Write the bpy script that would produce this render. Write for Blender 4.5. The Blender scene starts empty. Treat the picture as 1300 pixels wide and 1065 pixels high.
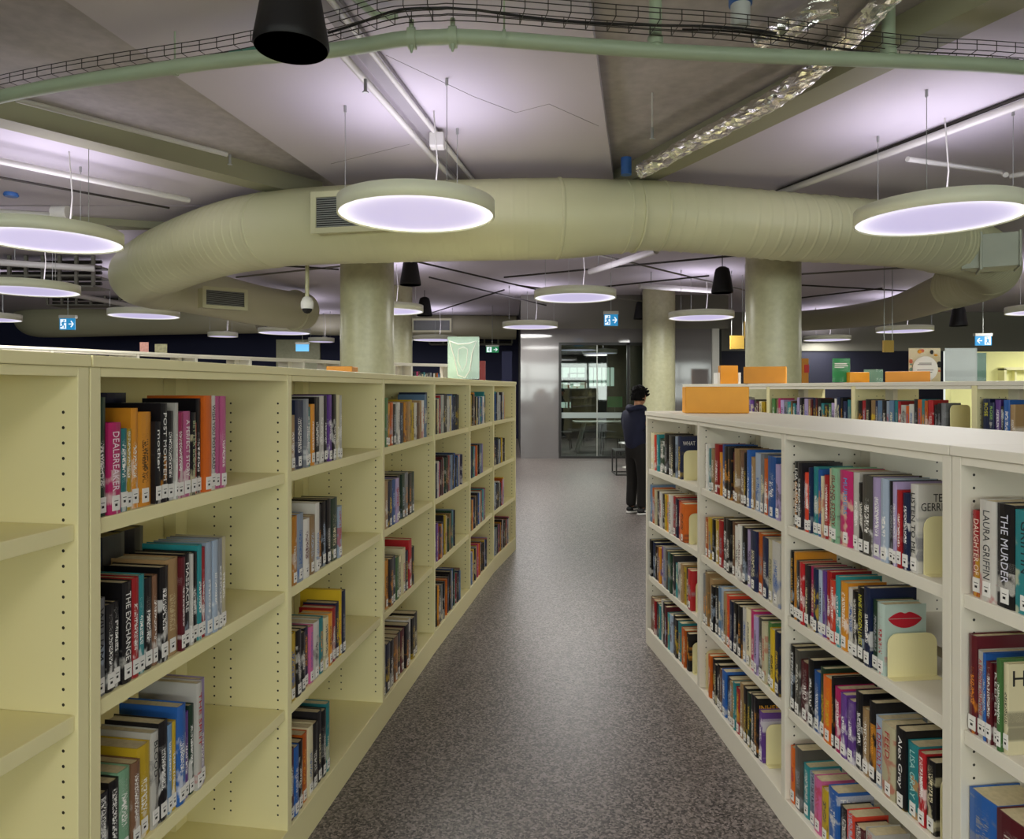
import bpy, bmesh, math, random
from mathutils import Vector, Matrix, noise
R = random.Random(7)
SC = bpy.context.scene
COL = SC.collection
F, HY = 900.0, 494.0                      # focal length in pixels of a 1300x1065 frame, horizon row
EYE = 1.6
# ------------------------------------------------------------------ camera, world, exposure
cd = bpy.data.cameras.new('camera'); cam = bpy.data.objects.new('camera', cd); COL.objects.link(cam)
cam.location = (0, 0, EYE); cam.rotation_euler = (math.pi/2, 0, 0)
cd.sensor_fit = 'HORIZONTAL'; cd.sensor_width = 36; cd.lens = 36*F/1300; cd.shift_y = (HY-532.5)/1300
cd.clip_start = .02; cd.clip_end = 200
SC.camera = cam
SC.view_settings.view_transform = 'Standard'; SC.view_settings.look = 'None'
SC.view_settings.gamma = 1; SC.view_settings.use_curve_mapping = False
SC.view_settings.exposure = 0.25
w = bpy.data.worlds.new('world'); SC.world = w; w.use_nodes = True
w.node_tree.nodes['Background'].inputs[0].default_value = (.95, 1.0, .92, 1)
w.node_tree.nodes['Background'].inputs[1].default_value = .7
LAMP_DOWN, LAMP_UP = 52.0, 11.0           # watts of each pendant's downward and upward light
DOWN_COL, UP_COL = (1.0, .985, .93), (.86, .80, 1.0)

# ------------------------------------------------------------------ helpers
def lin(h):
    if isinstance(h, str):
        h = h.lstrip('#'); c = [int(h[i:i+2], 16)/255 for i in (0, 2, 4)]
    else: c = h
    return tuple(x/12.92 if x <= .04045 else ((x+.055)/1.055)**2.4 for x in c)
def at(px, py, D): return Vector(((px-650)/F*D, D, EYE-(py-HY)/F*D))
def atz(px, py, z):
    D = (z-EYE)*F/(HY-py); return Vector(((px-650)/F*D, D, z))
class NT:
    def __init__(s, name):
        s.m = bpy.data.materials.new(name); s.m.use_nodes = True; s.t = s.m.node_tree
        s.b = s.t.nodes['Principled BSDF']
    def n(s, typ, **kw):
        x = s.t.nodes.new(typ)
        for k, v in kw.items(): setattr(x, k, v)
        return x
    def l(s, a, b): s.t.links.new(a, b)
    def put(s, sock, v):
        if hasattr(v, 'is_linked') or hasattr(v, 'links'): s.l(v, sock)
        else: sock.default_value = v
    def math(s, op, a, b=None, clamp=False):
        x = s.n('ShaderNodeMath', operation=op, use_clamp=clamp); s.put(x.inputs[0], a)
        if b is not None: s.put(x.inputs[1], b)
        return x.outputs[0]
    def mix(s, f, a, b):
        x = s.n('ShaderNodeMix', data_type='RGBA'); s.put(x.inputs[0], f)
        s.put(x.inputs[6], a if not isinstance(a, tuple) else (*a[:3], 1)); s.put(x.inputs[7], b if not isinstance(b, tuple) else (*b[:3], 1))
        return x.outputs[2]
    def noise(s, vec, scale, detail=2, rough=.5):
        x = s.n('ShaderNodeTexNoise'); x.inputs['Scale'].default_value = scale; x.inputs['Detail'].default_value = detail; x.inputs['Roughness'].default_value = rough
        if vec is not None: s.l(vec, x.inputs['Vector'])
        return x.outputs['Fac']
    def obj(s): return s.n('ShaderNodeTexCoord').outputs['Object']
    def ramp(s, f, a, b):
        x = s.n('ShaderNodeMapRange'); x.clamp = True; s.put(x.inputs[0], f); x.inputs[1].default_value = a; x.inputs[2].default_value = b
        return x.outputs[0]
    def bump(s, h, strength, dist=.002):
        x = s.n('ShaderNodeBump'); x.inputs['Strength'].default_value = strength; x.inputs['Distance'].default_value = dist
        s.l(h, x.inputs['Height']); s.l(x.outputs[0], s.b.inputs['Normal'])
def pm(name, col, rough=.5, metal=0, var=.06, scale=6, spec=.5, bump=0, bscale=60):
    t = NT(name); c = lin(col); v = t.noise(t.obj(), scale, 3)
    d = tuple(max(0, x*(1-var)) for x in c); e = tuple(min(1, x*(1+var)) for x in c)
    t.l(t.mix(v, d, e), t.b.inputs['Base Color'])
    t.b.inputs['Roughness'].default_value = rough; t.b.inputs['Metallic'].default_value = metal; t.b.inputs['Specular IOR Level'].default_value = spec
    if bump: t.bump(t.noise(t.obj(), bscale, 3), bump)
    return t.m
def em(name, col, strength):
    t = NT(name); t.b.inputs['Base Color'].default_value = (*(x*.5 for x in lin(col)), 1)
    t.b.inputs['Emission Color'].default_value = (*lin(col), 1); t.b.inputs['Emission Strength'].default_value = strength
    return t.m
M = {}
M['cream'] = pm('cream enamel', '#ece3ad', .38, var=.02)
M['white'] = pm('white enamel', '#e2dccb', .5, var=.02)
def panel_mat(name, col):
    t = NT(name); o = t.obj(); s = t.n('ShaderNodeSeparateXYZ'); t.l(o, s.inputs[0])
    zf = t.math('MULTIPLY', t.math('SUBTRACT', t.math('FRACT', t.math('MULTIPLY', s.outputs[2], 1/.032)), .5), .032)
    z2 = t.math('MULTIPLY', zf, zf); best = None
    for c in (.035, .205, .265, .585):
        d = t.math('SUBTRACT', s.outputs[1], c); r = t.math('ADD', t.math('MULTIPLY', d, d), z2)
        best = r if best is None else t.math('MINIMUM', best, r)
    hole = t.math('LESS_THAN', best, .0034**2)
    hole = t.math('MULTIPLY', hole, t.math('MULTIPLY', t.math('GREATER_THAN', s.outputs[2], .16), t.math('LESS_THAN', s.outputs[2], 1.56)))
    t.l(t.mix(hole, lin(col), (.012, .011, .008)), t.b.inputs['Base Color']); t.b.inputs['Roughness'].default_value = .38
    return t.m
M['cream_panel'] = panel_mat('cream enamel with pin holes', '#e9e0ad')
M['white_panel'] = panel_mat('white enamel with pin holes', '#dfd9c8')
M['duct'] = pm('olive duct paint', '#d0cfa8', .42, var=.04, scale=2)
M['duct_shadowed'] = pm('olive duct paint with shadow painted in', '#b0ad8f', .5, var=.04, scale=2)  # same duct paint, darkened to put shadow into the back ducts' colour
M['pipe'] = pm('sage pipe paint', '#9fae92', .4, var=.05)
M['pale_pipe'] = pm('pale pipe paint', '#c9c8bf', .4, var=.04)
M['beam'] = pm('olive beam paint', '#97967a', .6, var=.06, scale=3)
M['panel_ceiling'] = pm('painted ceiling board', '#c3bdc2', .8, var=.03, scale=1.2)
M['lamp_side'] = pm('pale lamp casing', '#eceed4', .4, var=.02)
def diffuser_mat():                                     # edge-lit panel: brighter towards its rim
    t = NT('glowing lamp diffuser'); v = t.n('ShaderNodeVectorMath', operation='LENGTH'); t.l(t.obj(), v.inputs[0]); k = t.math('POWER', t.math('MULTIPLY', v.outputs['Value'], 1/.56, True), 7.0)
    t.b.inputs['Base Color'].default_value = (.3, .28, .36, 1); t.l(t.mix(k, lin('#cfc6ec'), lin('#f6f2ff')), t.b.inputs['Emission Color']); t.l(t.math('ADD', .70, t.math('MULTIPLY', k, .35)), t.b.inputs['Emission Strength']); return t.m
M['diffuser'] = diffuser_mat()
M['rim'] = em('glowing lamp rim', '#fbf8ff', 1.1)
M['black'] = pm('black plastic', '#141414', .5, var=.1)
M['black_metal'] = pm('black metal', '#1a1917', .4, var=.1)
M['wire'] = pm('dark zinc wire', '#3a3731', .45, metal=.6, var=.1)
M['steel'] = pm('galvanised steel', '#a9aca6', .35, metal=.7, var=.1)
M['orange'] = pm('orange timber stain', '#e39a16', .5, var=.18, scale=5)
M['orange_dark'] = pm('deep orange timber stain', '#d98f1e', .5, var=.2, scale=5)
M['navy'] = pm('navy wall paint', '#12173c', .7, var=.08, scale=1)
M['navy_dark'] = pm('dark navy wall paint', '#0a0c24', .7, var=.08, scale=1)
M['bulk'] = pm('grey bulkhead paint', '#77756a', .8, var=.05, scale=1)
M['dark_room'] = pm('dark room paint', '#2b2d2b', .8, var=.1, scale=1)
M['yellow_wall'] = pm('lime yellow wall paint', '#eeeda2', .7, var=.12, scale=2)
M['gloss'] = pm('glossy white wall panel', '#747170', .06, var=.03, scale=.8, spec=.7, bump=.12, bscale=2.5)
M['page'] = pm('book paper', '#cdbf98', .9, var=.2, scale=90)
M['sticker'] = pm('white sticker', '#e9e6df', .6, var=.02)
M['ink'] = pm('black ink', '#111111', .6)
M['paper'] = pm('white paper', '#ecebe6', .6, var=.02)
M['skin'] = pm('skin', '#b98462', .5, var=.06, scale=30)
M['hair'] = pm('black hair', '#0b0908', .85, var=.4, scale=60, spec=.2)
M['hoodie'] = pm('navy cloth', '#171a33', .9, var=.2, scale=14)
M['trousers'] = pm('black cloth', '#15110f', .9, var=.2, scale=14)
M['sole'] = pm('white rubber', '#d8d6d2', .6)
def conc(name, a, b, sc):
    t = NT(name); o = t.obj(); f = t.math('ADD', t.math('MULTIPLY', t.noise(o, sc, 6, .65), .6), t.math('MULTIPLY', t.noise(o, sc*9, 3), .4))
    t.l(t.mix(t.ramp(f, .3, .7), lin(a), lin(b)), t.b.inputs['Base Color']); t.b.inputs['Roughness'].default_value = .75; t.bump(t.noise(o, 40, 4), .15)
    return t.m
M['slab'] = conc('raw concrete soffit', '#98928e', '#bab4b0', 1.2)
M['column'] = conc('smooth concrete column', '#b0ae8a', '#cccaa4', 1.6)
M['column'].node_tree.nodes['Principled BSDF'].inputs['Roughness'].default_value = .3
def floor_mat():
    t = NT('speckled grey vinyl'); o = t.obj()
    vo = t.n('ShaderNodeTexVoronoi'); vo.inputs['Scale'].default_value = 125; t.l(o, vo.inputs['Vector']); sx = t.n('ShaderNodeSeparateXYZ'); t.l(vo.outputs['Color'], sx.inputs[0]); big = t.noise(o, .9, 3)
    c = t.mix(t.math('POWER', sx.outputs[0], 1.3), lin('#27221f'), lin('#9d928c')); c = t.mix(t.ramp(big, .3, 1.8), c, lin('#67605c'))
    t.l(c, t.b.inputs['Base Color']); t.b.inputs['Roughness'].default_value = .36; t.b.inputs['Specular IOR Level'].default_value = .45
    t.bump(t.noise(o, 90, 2), .03); return t.m
M['floor'] = floor_mat()
def foil():
    t = NT('crinkled silver foil'); o = t.obj(); t.b.inputs['Base Color'].default_value = (.92, .91, .86, 1)
    t.b.inputs['Metallic'].default_value = 1; t.b.inputs['Roughness'].default_value = .12; t.bump(t.noise(o, 40, 4, .6), .4, .01); return t.m
M['foil'] = foil()
def glass(name, tint, refl, fk=.5):
    t = NT(name); t.t.nodes.remove(t.b); tr = t.n('ShaderNodeBsdfTransparent'); tr.inputs[0].default_value = (*tint, 1)
    g = t.n('ShaderNodeBsdfGlossy'); g.inputs['Roughness'].default_value = .02; lw = t.n('ShaderNodeLayerWeight'); lw.inputs[0].default_value = .35
    mx = t.n('ShaderNodeMixShader'); f = t.math('ADD', t.math('MULTIPLY', lw.outputs['Fresnel'], fk), refl, True)
    t.l(f, mx.inputs[0]); t.l(tr.outputs[0], mx.inputs[1]); t.l(g.outputs[0], mx.inputs[2]); t.l(mx.outputs[0], t.t.nodes['Material Output'].inputs[0]); return t.m
M['glass'] = glass('tinted office glass', (.60, .66, .63), .06)
M['acrylic'] = glass('clear acrylic', (.93, .95, .94), .004, .05)
def cover_mat():                                        # printed book cover: colours and local coordinates come with each book's mesh
    t = NT('printed book cover')
    A = lambda nm: t.n('ShaderNodeAttribute', attribute_name=nm)
    base, acc, uv = A('base').outputs['Color'], A('accent').outputs['Color'], A('cuv').outputs['Vector']
    s = t.n('ShaderNodeSeparateXYZ'); t.l(uv, s.inputs[0]); u, z, seed = s.outputs
    vec = lambda a, b: (lambda x: (t.put(x.inputs[0], a), t.put(x.inputs[1], b), t.put(x.inputs[2], t.math('MULTIPLY', seed, 37.0)), x.outputs[0])[3])(t.n('ShaderNodeCombineXYZ'))
    art = t.noise(vec(t.math('MULTIPLY', u, .8), t.math('MULTIPLY', z, 11)), 1.6, 3)
    wn = t.n('ShaderNodeTexWhiteNoise', noise_dimensions='1D'); t.l(t.math('MULTIPLY', seed, 91.7), wn.inputs['W']); r = wn.outputs['Value']
    wn2 = t.n('ShaderNodeTexWhiteNoise', noise_dimensions='1D'); t.l(t.math('MULTIPLY', seed, 17.3), wn2.inputs['W']); r2 = wn2.outputs['Value']
    patch = t.math('MULTIPLY', t.ramp(art, .52, .60), t.math('LESS_THAN', z, t.math('ADD', .03, t.math('MULTIPLY', r, .16))))
    c = t.mix(t.math('MULTIPLY', patch, .6), base, acc)
    st = t.noise(vec(t.math('MULTIPLY', u, 6.0), t.math('MULTIPLY', z, 330)), 1.0, 1)
    mk = t.math('MULTIPLY', t.math('GREATER_THAN', u, .27), t.math('LESS_THAN', u, .73))
    mk = t.math('MULTIPLY', mk, t.math('MULTIPLY', t.math('GREATER_THAN', z, t.math('ADD', .055, t.math('MULTIPLY', r, .03))), t.math('LESS_THAN', z, t.math('ADD', .125, t.math('MULTIPLY', r2, .06)))))
    tw = A('tw').outputs['Fac']
    c = t.mix(t.math('MULTIPLY', t.math('MULTIPLY', t.ramp(st, .48, .54), mk), tw), c, acc)
    t.l(c, t.b.inputs['Base Color']); t.b.inputs['Roughness'].default_value = .32; return t.m
M['cover'] = cover_mat()

class MB:                                               # collects shapes into ONE mesh
    def __init__(s): s.v = []; s.f = []; s.mi = []; s.sm = []
    def add(s, vs, fs, mi=0, smooth=False):
        o = len(s.v); s.v += [tuple(x) for x in vs]
        for f in fs: s.f.append([i+o for i in f]); s.mi.append(mi); s.sm.append(smooth)
    def box(s, x0, x1, y0, y1, z0, z1, mi=0, mat=None):
        vs = [Vector((x, y, z)) for z in (z0, z1) for y in (y0, y1) for x in (x0, x1)]
        if mat: vs = [mat @ v for v in vs]
        s.add(vs, [(0,2,3,1), (4,5,7,6), (0,1,5,4), (2,6,7,3), (0,4,6,2), (1,3,7,5)], mi)
    def prism(s, poly, z0, z1, mi=0, mat=None, smooth=False):
        n = len(poly); vs = [Vector((p[0], p[1], z)) for z in (z0, z1) for p in poly]
        if mat: vs = [mat @ v for v in vs]
        s.add(vs, [tuple(range(n))[::-1], tuple(range(n, 2*n))] , mi)
        s.add(vs, [(i, (i+1) % n, n+(i+1) % n, n+i) for i in range(n)], mi, smooth)
    def tube(s, pts, r, k=10, mi=0, cap=True, smooth=True):
        pts = [Vector(p) for p in pts]; n = len(pts); rs = r if isinstance(r, (list, tuple)) else [r]*n
        t0 = (pts[1]-pts[0]).normalized(); a = t0.orthogonal().normalized()
        if abs(t0.z) < .9: a = Vector((0, 0, 1)); a = (a-t0*a.dot(t0)).normalized()
        vs = []
        for i, p in enumerate(pts):
            t = ((pts[min(i+1, n-1)]-p).normalized()+(p-pts[max(i-1, 0)]).normalized())
            t = t.normalized() if t.length > 1e-6 else t0
            a = (a-t*a.dot(t)).normalized(); b = t.cross(a)
            for j in range(k): vs.append(p+(a*math.cos(2*math.pi*j/k)+b*math.sin(2*math.pi*j/k))*rs[i])
        fs = [(i*k+j, i*k+(j+1) % k, (i+1)*k+(j+1) % k, (i+1)*k+j) for i in range(n-1) for j in range(k)]
        s.add(vs, fs, mi, smooth)
        if cap: s.add(vs[:k], [tuple(range(k))[::-1]], mi); s.add(vs[-k:], [tuple(range(k))], mi)
    def lathe(s, prof, k=32, mi=0, c=(0, 0, 0), smooth=True, cap=True):
        vs = [Vector((c[0]+r*math.cos(2*math.pi*j/k), c[1]+r*math.sin(2*math.pi*j/k), c[2]+z)) for r, z in prof for j in range(k)]
        n = len(prof); fs = [(i*k+j, i*k+(j+1) % k, (i+1)*k+(j+1) % k, (i+1)*k+j) for i in range(n-1) for j in range(k)]
        s.add(vs, fs, mi, smooth)
        for i, rev in ((0, True), (n-1, False)) if cap else ():
            if prof[i][0] > 1e-4:
                q = tuple(range(k)); s.add(vs[i*k:(i+1)*k], [q[::-1] if rev else q], mi)
    def sphere(s, c, r, k=16, mi=0, sc=(1, 1, 1)):
        n = k//2; c = Vector(c)
        vs = [c+Vector((r*sc[0]*math.sin(math.pi*i/n)*math.cos(2*math.pi*j/k), r*sc[1]*math.sin(math.pi*i/n)*math.sin(2*math.pi*j/k), -r*sc[2]*math.cos(math.pi*i/n))) for i in range(n+1) for j in range(k)]
        s.add(vs, [(i*k+j, i*k+(j+1) % k, (i+1)*k+(j+1) % k, (i+1)*k+j) for i in range(n) for j in range(k)], mi, True)
    def mesh(s, name, mats):
        me = bpy.data.meshes.new(name); me.from_pydata(s.v, [], s.f)
        for m in (mats if isinstance(mats, (list, tuple)) else [mats]): me.materials.append(M[m] if isinstance(m, str) else m)
        me.polygons.foreach_set('material_index', s.mi); me.polygons.foreach_set('use_smooth', s.sm); me.update(); return me
    def build(s, name, mats, parent=None, loc=(0, 0, 0), rz=0, bevel=0, mw=None):
        o = bpy.data.objects.new(name, s.mesh(name, mats)); COL.objects.link(o)
        if mw is not None: o.matrix_basis = mw
        else: o.location = loc; o.rotation_euler = (0, 0, rz)
        if parent: o.parent = parent
        if bevel:
            b = o.modifiers.new('edge', 'BEVEL'); b.width = bevel; b.segments = 2; b.limit_method = 'ANGLE'
        return o
def tag(o, label, cat, group=None, kind=None):
    o['label'] = label; o['category'] = cat
    if group: o['group'] = group
    if kind: o['kind'] = kind
    return o
def thing(name, label, cat, loc=(0, 0, 0), rz=0, group=None):
    o = bpy.data.objects.new(name, None); COL.objects.link(o); o.location = loc; o.rotation_euler = (0, 0, rz); o.empty_display_size = .05
    return tag(o, label, cat, group)
def struct(o, label=None):
    o['kind'] = 'structure'
    if label: o['label'] = label
    return o
def copy_tree(o, parent=None):
    c = o.copy(); COL.objects.link(c)
    if parent: c.parent = parent
    for ch in list(o.children): copy_tree(ch, c)
    return c
def text_obj(name, body, length, height, mat, mw, parent, two=False):
    cu = bpy.data.curves.new(name, 'FONT'); cu.body = body; cu.size = 1; cu.extrude = .002; cu.align_x = 'CENTER'; cu.align_y = 'CENTER'; cu.space_line = .8; cu.resolution_u = 2
    o = bpy.data.objects.new(name, cu); COL.objects.link(o); bpy.context.view_layer.update()
    me = bpy.data.meshes.new_from_object(o); bpy.data.objects.remove(o); bpy.data.curves.remove(cu)
    xs = [v.co.x for v in me.vertices]; ys = [v.co.y for v in me.vertices]
    cx, cy = (min(xs)+max(xs))/2, (min(ys)+max(ys))/2; sx = length/max(1e-6, max(xs)-min(xs)); sy = height/max(1e-6, max(ys)-min(ys))
    for v in me.vertices: v.co = ((v.co.x-cx)*sx, (v.co.y-cy)*sy, v.co.z*.1)
    me.materials.clear(); me.materials.append(mat)
    o = bpy.data.objects.new(name, me); COL.objects.link(o); o.parent = parent; o.matrix_basis = mw; return o
INK = {}
def inkmat(h):
    if h not in INK: INK[h] = pm('lettering ink '+h, h, .5, var=.01)
    return INK[h]
SPINE_ROT = Matrix(((0, 1, 0), (0, 0, -1), (-1, 0, 0))).to_4x4()     # text running down a spine that faces -y
FRONT_ROT = Matrix(((1, 0, 0), (0, 0, -1), (0, 1, 0))).to_4x4()      # upright text facing -y
SIDE_ROT = Matrix(((0, 0, 1), (1, 0, 0), (0, 1, 0))).to_4x4()        # upright text facing +x

# ------------------------------------------------------------------ setting
b = MB(); b.box(-20, 20, -14, 30, -.1, 0); struct(b.build('floor', 'floor'))
ZP, ZS = 3.78, 3.88
b = MB(); b.box(-20, 20, -14, 30, ZS, ZS+.15); struct(b.build('ceiling', 'slab'), 'raw concrete ceiling slab')
def board(poly, n):
    q = MB(); q.prism(poly, ZP, ZS-.004); struct(q.build(f'ceiling_board_{n}', 'panel_ceiling', bevel=.006), 'painted ceiling board below the slab')
L1 = lambda y: -2.51+(y-3.97)*.172
L2 = lambda y: .55+(y-4.63)*.184
LB = lambda y: -3.887+(y-5.54)*.80           # left beam, near face
RB = lambda y: 2.807-(y-3.886)*.421           # right beam, near face
board([(L1(-6), -6), (L2(-6), -6), (L2(8.4), 8.4), (L1(8.4), 8.4)], 1)
board([(RB(-4), -4), (14, -4), (14, 8.4), (RB(8.4), 8.4)], 2)
board([(-19, 1.4), (LB(1.4), 1.4), (LB(8.4)-.15, 8.4), (-19, 8.4)], 3)
board([(-19, 8.45), (19, 8.45), (19, 29), (-19, 29)], 4)
def beam(n, f, y0, y1, wd, side, z0=3.69):
    q = MB(); q.prism([(f(y0), y0), (f(y1), y1), (f(y1)+side*wd, y1+.02), (f(y0)+side*wd, y0+.02)][::(1 if side < 0 else -1)], z0, ZS-.002)
    struct(q.build(f'ceiling_beam_{n}', 'beam', bevel=.01), 'olive painted concrete beam')
beam(1, LB, 1.2, 7.8, .3, -1)
beam(2, RB, -1, 8.0, .28, -1)
beam(3, lambda y: -6.27+(y-8.7)*3.2, 7.4, 9.3, 1.0, -1)
def joints(segs, par):
    q = MB()
    for (x0, y0), (x1, y1) in segs:
        a, c = atz(x0, y0, ZP-.0005), atz(x1, y1, ZP-.0005); q.tube([a, c], .002, 4)
    return q
o = joints([((490, 70), (600, 122)), ((600, 122), (655, 143)), ((655, 143), (697, 132)), ((697, 132), (760, 160)), ((420, 208), (520, 183)), ((0, 20), (3, 21))][:5], None).build('ceiling_seam_line', 'bulk'); struct(o, 'thin dark joints in the ceiling board')
# far walls
YW = 16.4
b = MB(); b.box(.2, 1.08, YW, YW+.25, 0, 3.0); struct(b.build('wall_gloss', 'gloss'), 'glossy white wall panel beside the glass room')
b = MB(); b.box(.2, 5.0, YW-.02, YW+.25, 3.0, ZP-.003); struct(b.build('wall_bulkhead', 'bulk'))
b = MB(); b.box(1.08, 3.12, YW, YW+.25, 2.68, 3.0); struct(b.build('wall_header', 'gloss'))
b = MB(); b.box(3.72, 4.62, YW, YW+.25, 0, 3.0); struct(b.build('wall_gloss_far', 'gloss'))
b = MB(); b.box(4.62, 4.78, YW-.05, YW+.25, 0, 3.0); struct(b.build('trim_1', 'pale_pipe'))
b = MB(); b.box(.2, 1.08, YW-.02, YW, 0, .13); struct(b.build('baseboard_gloss', 'gloss'))
b = MB(); b.box(.2, .32, YW+.25, 23, 0, ZP-.003); b.box(4.8, 4.92, YW+.25, 23, 0, ZP-.003); struct(b.build('wall_glass_room_side', 'dark_room'))
b = MB(); b.box(.32, 4.8, 23, 23.12, 0, ZP-.003); struct(b.build('wall_glass_room_back', 'dark_room'))
b = MB(); b.box(4.93, 19, 20, 20.2, 2.68, ZP-.003); struct(b.build('wall_bulkhead_far', 'bulk'))
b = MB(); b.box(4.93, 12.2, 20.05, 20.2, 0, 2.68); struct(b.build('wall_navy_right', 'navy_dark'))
b = MB(); b.box(9.6, 15, 15.5, 15.7, 0, 2.42); struct(b.build('wall_yellow', 'yellow_wall'), 'low lime yellow wall')
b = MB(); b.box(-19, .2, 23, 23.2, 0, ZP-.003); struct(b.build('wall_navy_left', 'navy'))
b = MB(); b.box(-7.6, -6.2, 22.85, 22.99, 0, 3.2); struct(b.build('wall_olive_panel', 'column'))
b = MB(); b.box(-19.2, -19, -14, 30, 0, ZS-.003); struct(b.build('wall_left', 'bulk'))
b = MB(); b.box(19, 19.2, -14, 30, 0, ZS-.003); struct(b.build('wall_right', 'bulk'))
# window wall behind the viewpoint (daylight seen only in reflections)
M['daylight'] = em('bright daylight window', '#eef6ef', 6.5)
b = MB(); b.box(-19, 19, -14, -13.8, 0, .9); b.box(-19, 19, -14, -13.8, 3.3, ZS-.003); b.box(-19, 19, -14, -13.85, 2.0, 2.2)
for x in range(-19, 20, 2): b.box(x-.06, x+.06, -14, -13.82, .9, 3.3)
struct(b.build('wall_window_side', 'bulk'))
b = MB(); b.box(-18.9, 18.9, -14, -13.95, .9, 3.3); struct(b.build('window_1', 'daylight'), 'daylit window band')

# ------------------------------------------------------------------ glass room front
g = MB(); BM = 'black_metal'
for x in (1.08, 3.04): g.box(x, x+.06, YW-.02, YW+.08, .0, 2.68)
g.box(2.66, 2.72, YW-.02, YW+.08, 0, 2.68); g.box(1.14, 3.04, YW-.02, YW+.08, 2.62, 2.68); g.box(1.14, 3.04, YW-.02, YW+.08, 0, .05)
gw = struct(g.build('window_2', BM), 'black framed glass front of a study room')
g = MB(); g.box(1.145, 2.655, YW+.02, YW+.035, .05, 2.62); g.box(2.725, 3.035, YW+.02, YW+.035, .05, 2.62); g.build('window_pane', 'glass', gw)
M['frost'] = pm('frosted glass band', '#9aa6a2', .5); g = MB(); g.box(1.145, 2.655, YW+.012, YW+.018, .93, 1.06); g.build('frosted_band', 'frost', gw)
g = MB(); g.box(1.96, 1.98, YW+.01, YW+.05, .05, 2.62); g.build('glass_joint', 'steel', gw)
M['pale_daylight'] = em('daylit band window', '#cfe3d6', .9)
for k, (x0, x1, z0, z1) in enumerate([(.9, 2.35, 1.98, 2.3), (.9, 2.35, 1.62, 1.82), (2.5, 3.3, 1.7, 2.3), (.9, 1.9, 1.0, 1.18)]):
    q = MB(); q.box(x0, x1, 22.93, 22.97, z0, z1); wn = struct(q.build(f'window_{k+3}', 'pale_daylight'), 'daylit band window at the back of the study room')
    q = MB()
    for i in range(1, 6): q.box(x0+(x1-x0)*i/6-.012, x0+(x1-x0)*i/6+.012, 22.9, 22.93, z0, z1)
    q.build('window_frame', 'dark_room', wn)
# ------------------------------------------------------------------ columns
def column(x, y, r, n, top=ZP-.004):
    q = MB(); q.lathe([(r, 0), (r, top)], 64); o = q.build(f'column_{n}', 'column', loc=(x, y, 0)); struct(o, 'round concrete column')
column(-1.93, 9.45, .352, 1); column(3.48, 9.45, .352, 2); column(3.22, 15.55, .352, 3); column(-2.5, 15.2, .36, 4)

# ------------------------------------------------------------------ pendant lamps
def lamp(x, y, z, r, label, rods=3, rot=-25, pw=1.0):
    t = thing('pendant_lamp', label, 'lamp', (x, y, z), group='round pendant lamps')
    q = MB(); q.lathe([(r-.02, .115), (r, .112), (r, .0), (r-.012, 0), (r-.012, .02), (r-.02, .11)], 64); q.lathe([(.0001, .112), (r-.02, .115)], 64, cap=False); q.build('casing', 'lamp_side', t)
    q = MB(); q.lathe([(r-.013, .012), (.93*r, .010)], 64, cap=False); q.build('glowing_rim', 'rim', t)
    q = MB(); q.lathe([(.93*r, .010), (.5*r, .009), (.0005, .009)], 64, cap=False); q.build('diffuser', 'diffuser', t)
    for k in range(rods):
        a = math.radians(rot+k*360/rods) if rods > 2 else 0
        px, py = (r-.05)*math.cos(a), (r-.05)*math.sin(a)
        q = MB(); q.tube([(px, py, .1), (px, py, ZP-z)], .0028, 6); q.tube([(px, py, ZP-z-.05), (px, py, ZP-z)], .011, 8); q.build('hanger', 'steel', t)
    q = MB(); q.tube([(.2*r, .1, .1), (.25*r, .1, .5*(ZP-z)), (.2*r, .1, ZP-z)], .006, 6); q.box(.1*r, .4*r, -.04, .1, .112, .15); q.build('power_cable', 'pale_pipe', t)
    for nm, dz, rx, e, c, ss in (('lamp_downlight', -.02, 0, LAMP_DOWN, DOWN_COL, 2*r), ('lamp_uplight', .17, math.pi, LAMP_UP, UP_COL, 1.9*r)):
        ld = bpy.data.lights.new(nm, 'AREA'); ld.shape = 'DISK'; ld.size = ss; ld.energy = e*pw*(r/.6)**2; ld.color = c
        lo = bpy.data.objects.new(nm, ld); COL.objects.link(lo); lo.location = (0, 0, dz); lo.rotation_euler = (rx, 0, 0); lo.parent = t
    return t
ZL = 2.93
LAMPS = [((529, 266, 5.45), .6, 'large round pendant lamp hanging in front of the big duct beside its grille'),
 ((1190, 279, 5.6), .6, 'large round pendant lamp hanging before the duct elbow with the steel box'),
 ((62, 310, 6.4), .6, 'large round pendant lamp at the picture edge above the empty bookcase bay'),
 ((38, 371, 9.7), .6, 'round pendant lamp below the service racks, second lamp over the navy wall'),
 ((183, 402, 13.0), .6, 'small looking pendant lamp under the duct bend near the two little cards'),
 ((-19, 406, 13.6), .6, 'pendant lamp cut by the picture edge against the navy wall'),
 ((730, 379, 10.4), .6, 'pendant lamp in mid aisle between the two thick concrete columns'),
 ((890, 404, 13.3), .6, 'pendant lamp beside the slim far column, below a black speaker'),
 ((673, 416, 15.3), .6, 'pendant lamp in front of the glossy white wall panel'),
 ((1148, 421, 16.4), .6, 'pendant lamp under the thin duct above the small yellow hanging sign'),
 ((1050, 432, 19.3), .6, 'far pendant lamp just beside the thick column, above the green sign'),
 ((1328, 396, 12.3), .6, 'pendant lamp at the picture edge above the blue exit sign with arrow'),
 ((493, 396, 12.2), .6, 'pendant lamp half hidden behind the thick column, below a speaker'),
 ((361, 424, 16.9), .6, 'pendant lamp hanging below the security camera'),
 ((408, 434, 20.0), .36, 'tiny far pendant lamp above the pale exit sign'),
 ((552, 432, 19.3), .6, 'far pendant lamp partly behind the clear sign holder'),
 ((283, 427, 18.0), .36, 'tiny far pendant lamp by the navy wall, past the duct grille')]
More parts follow.
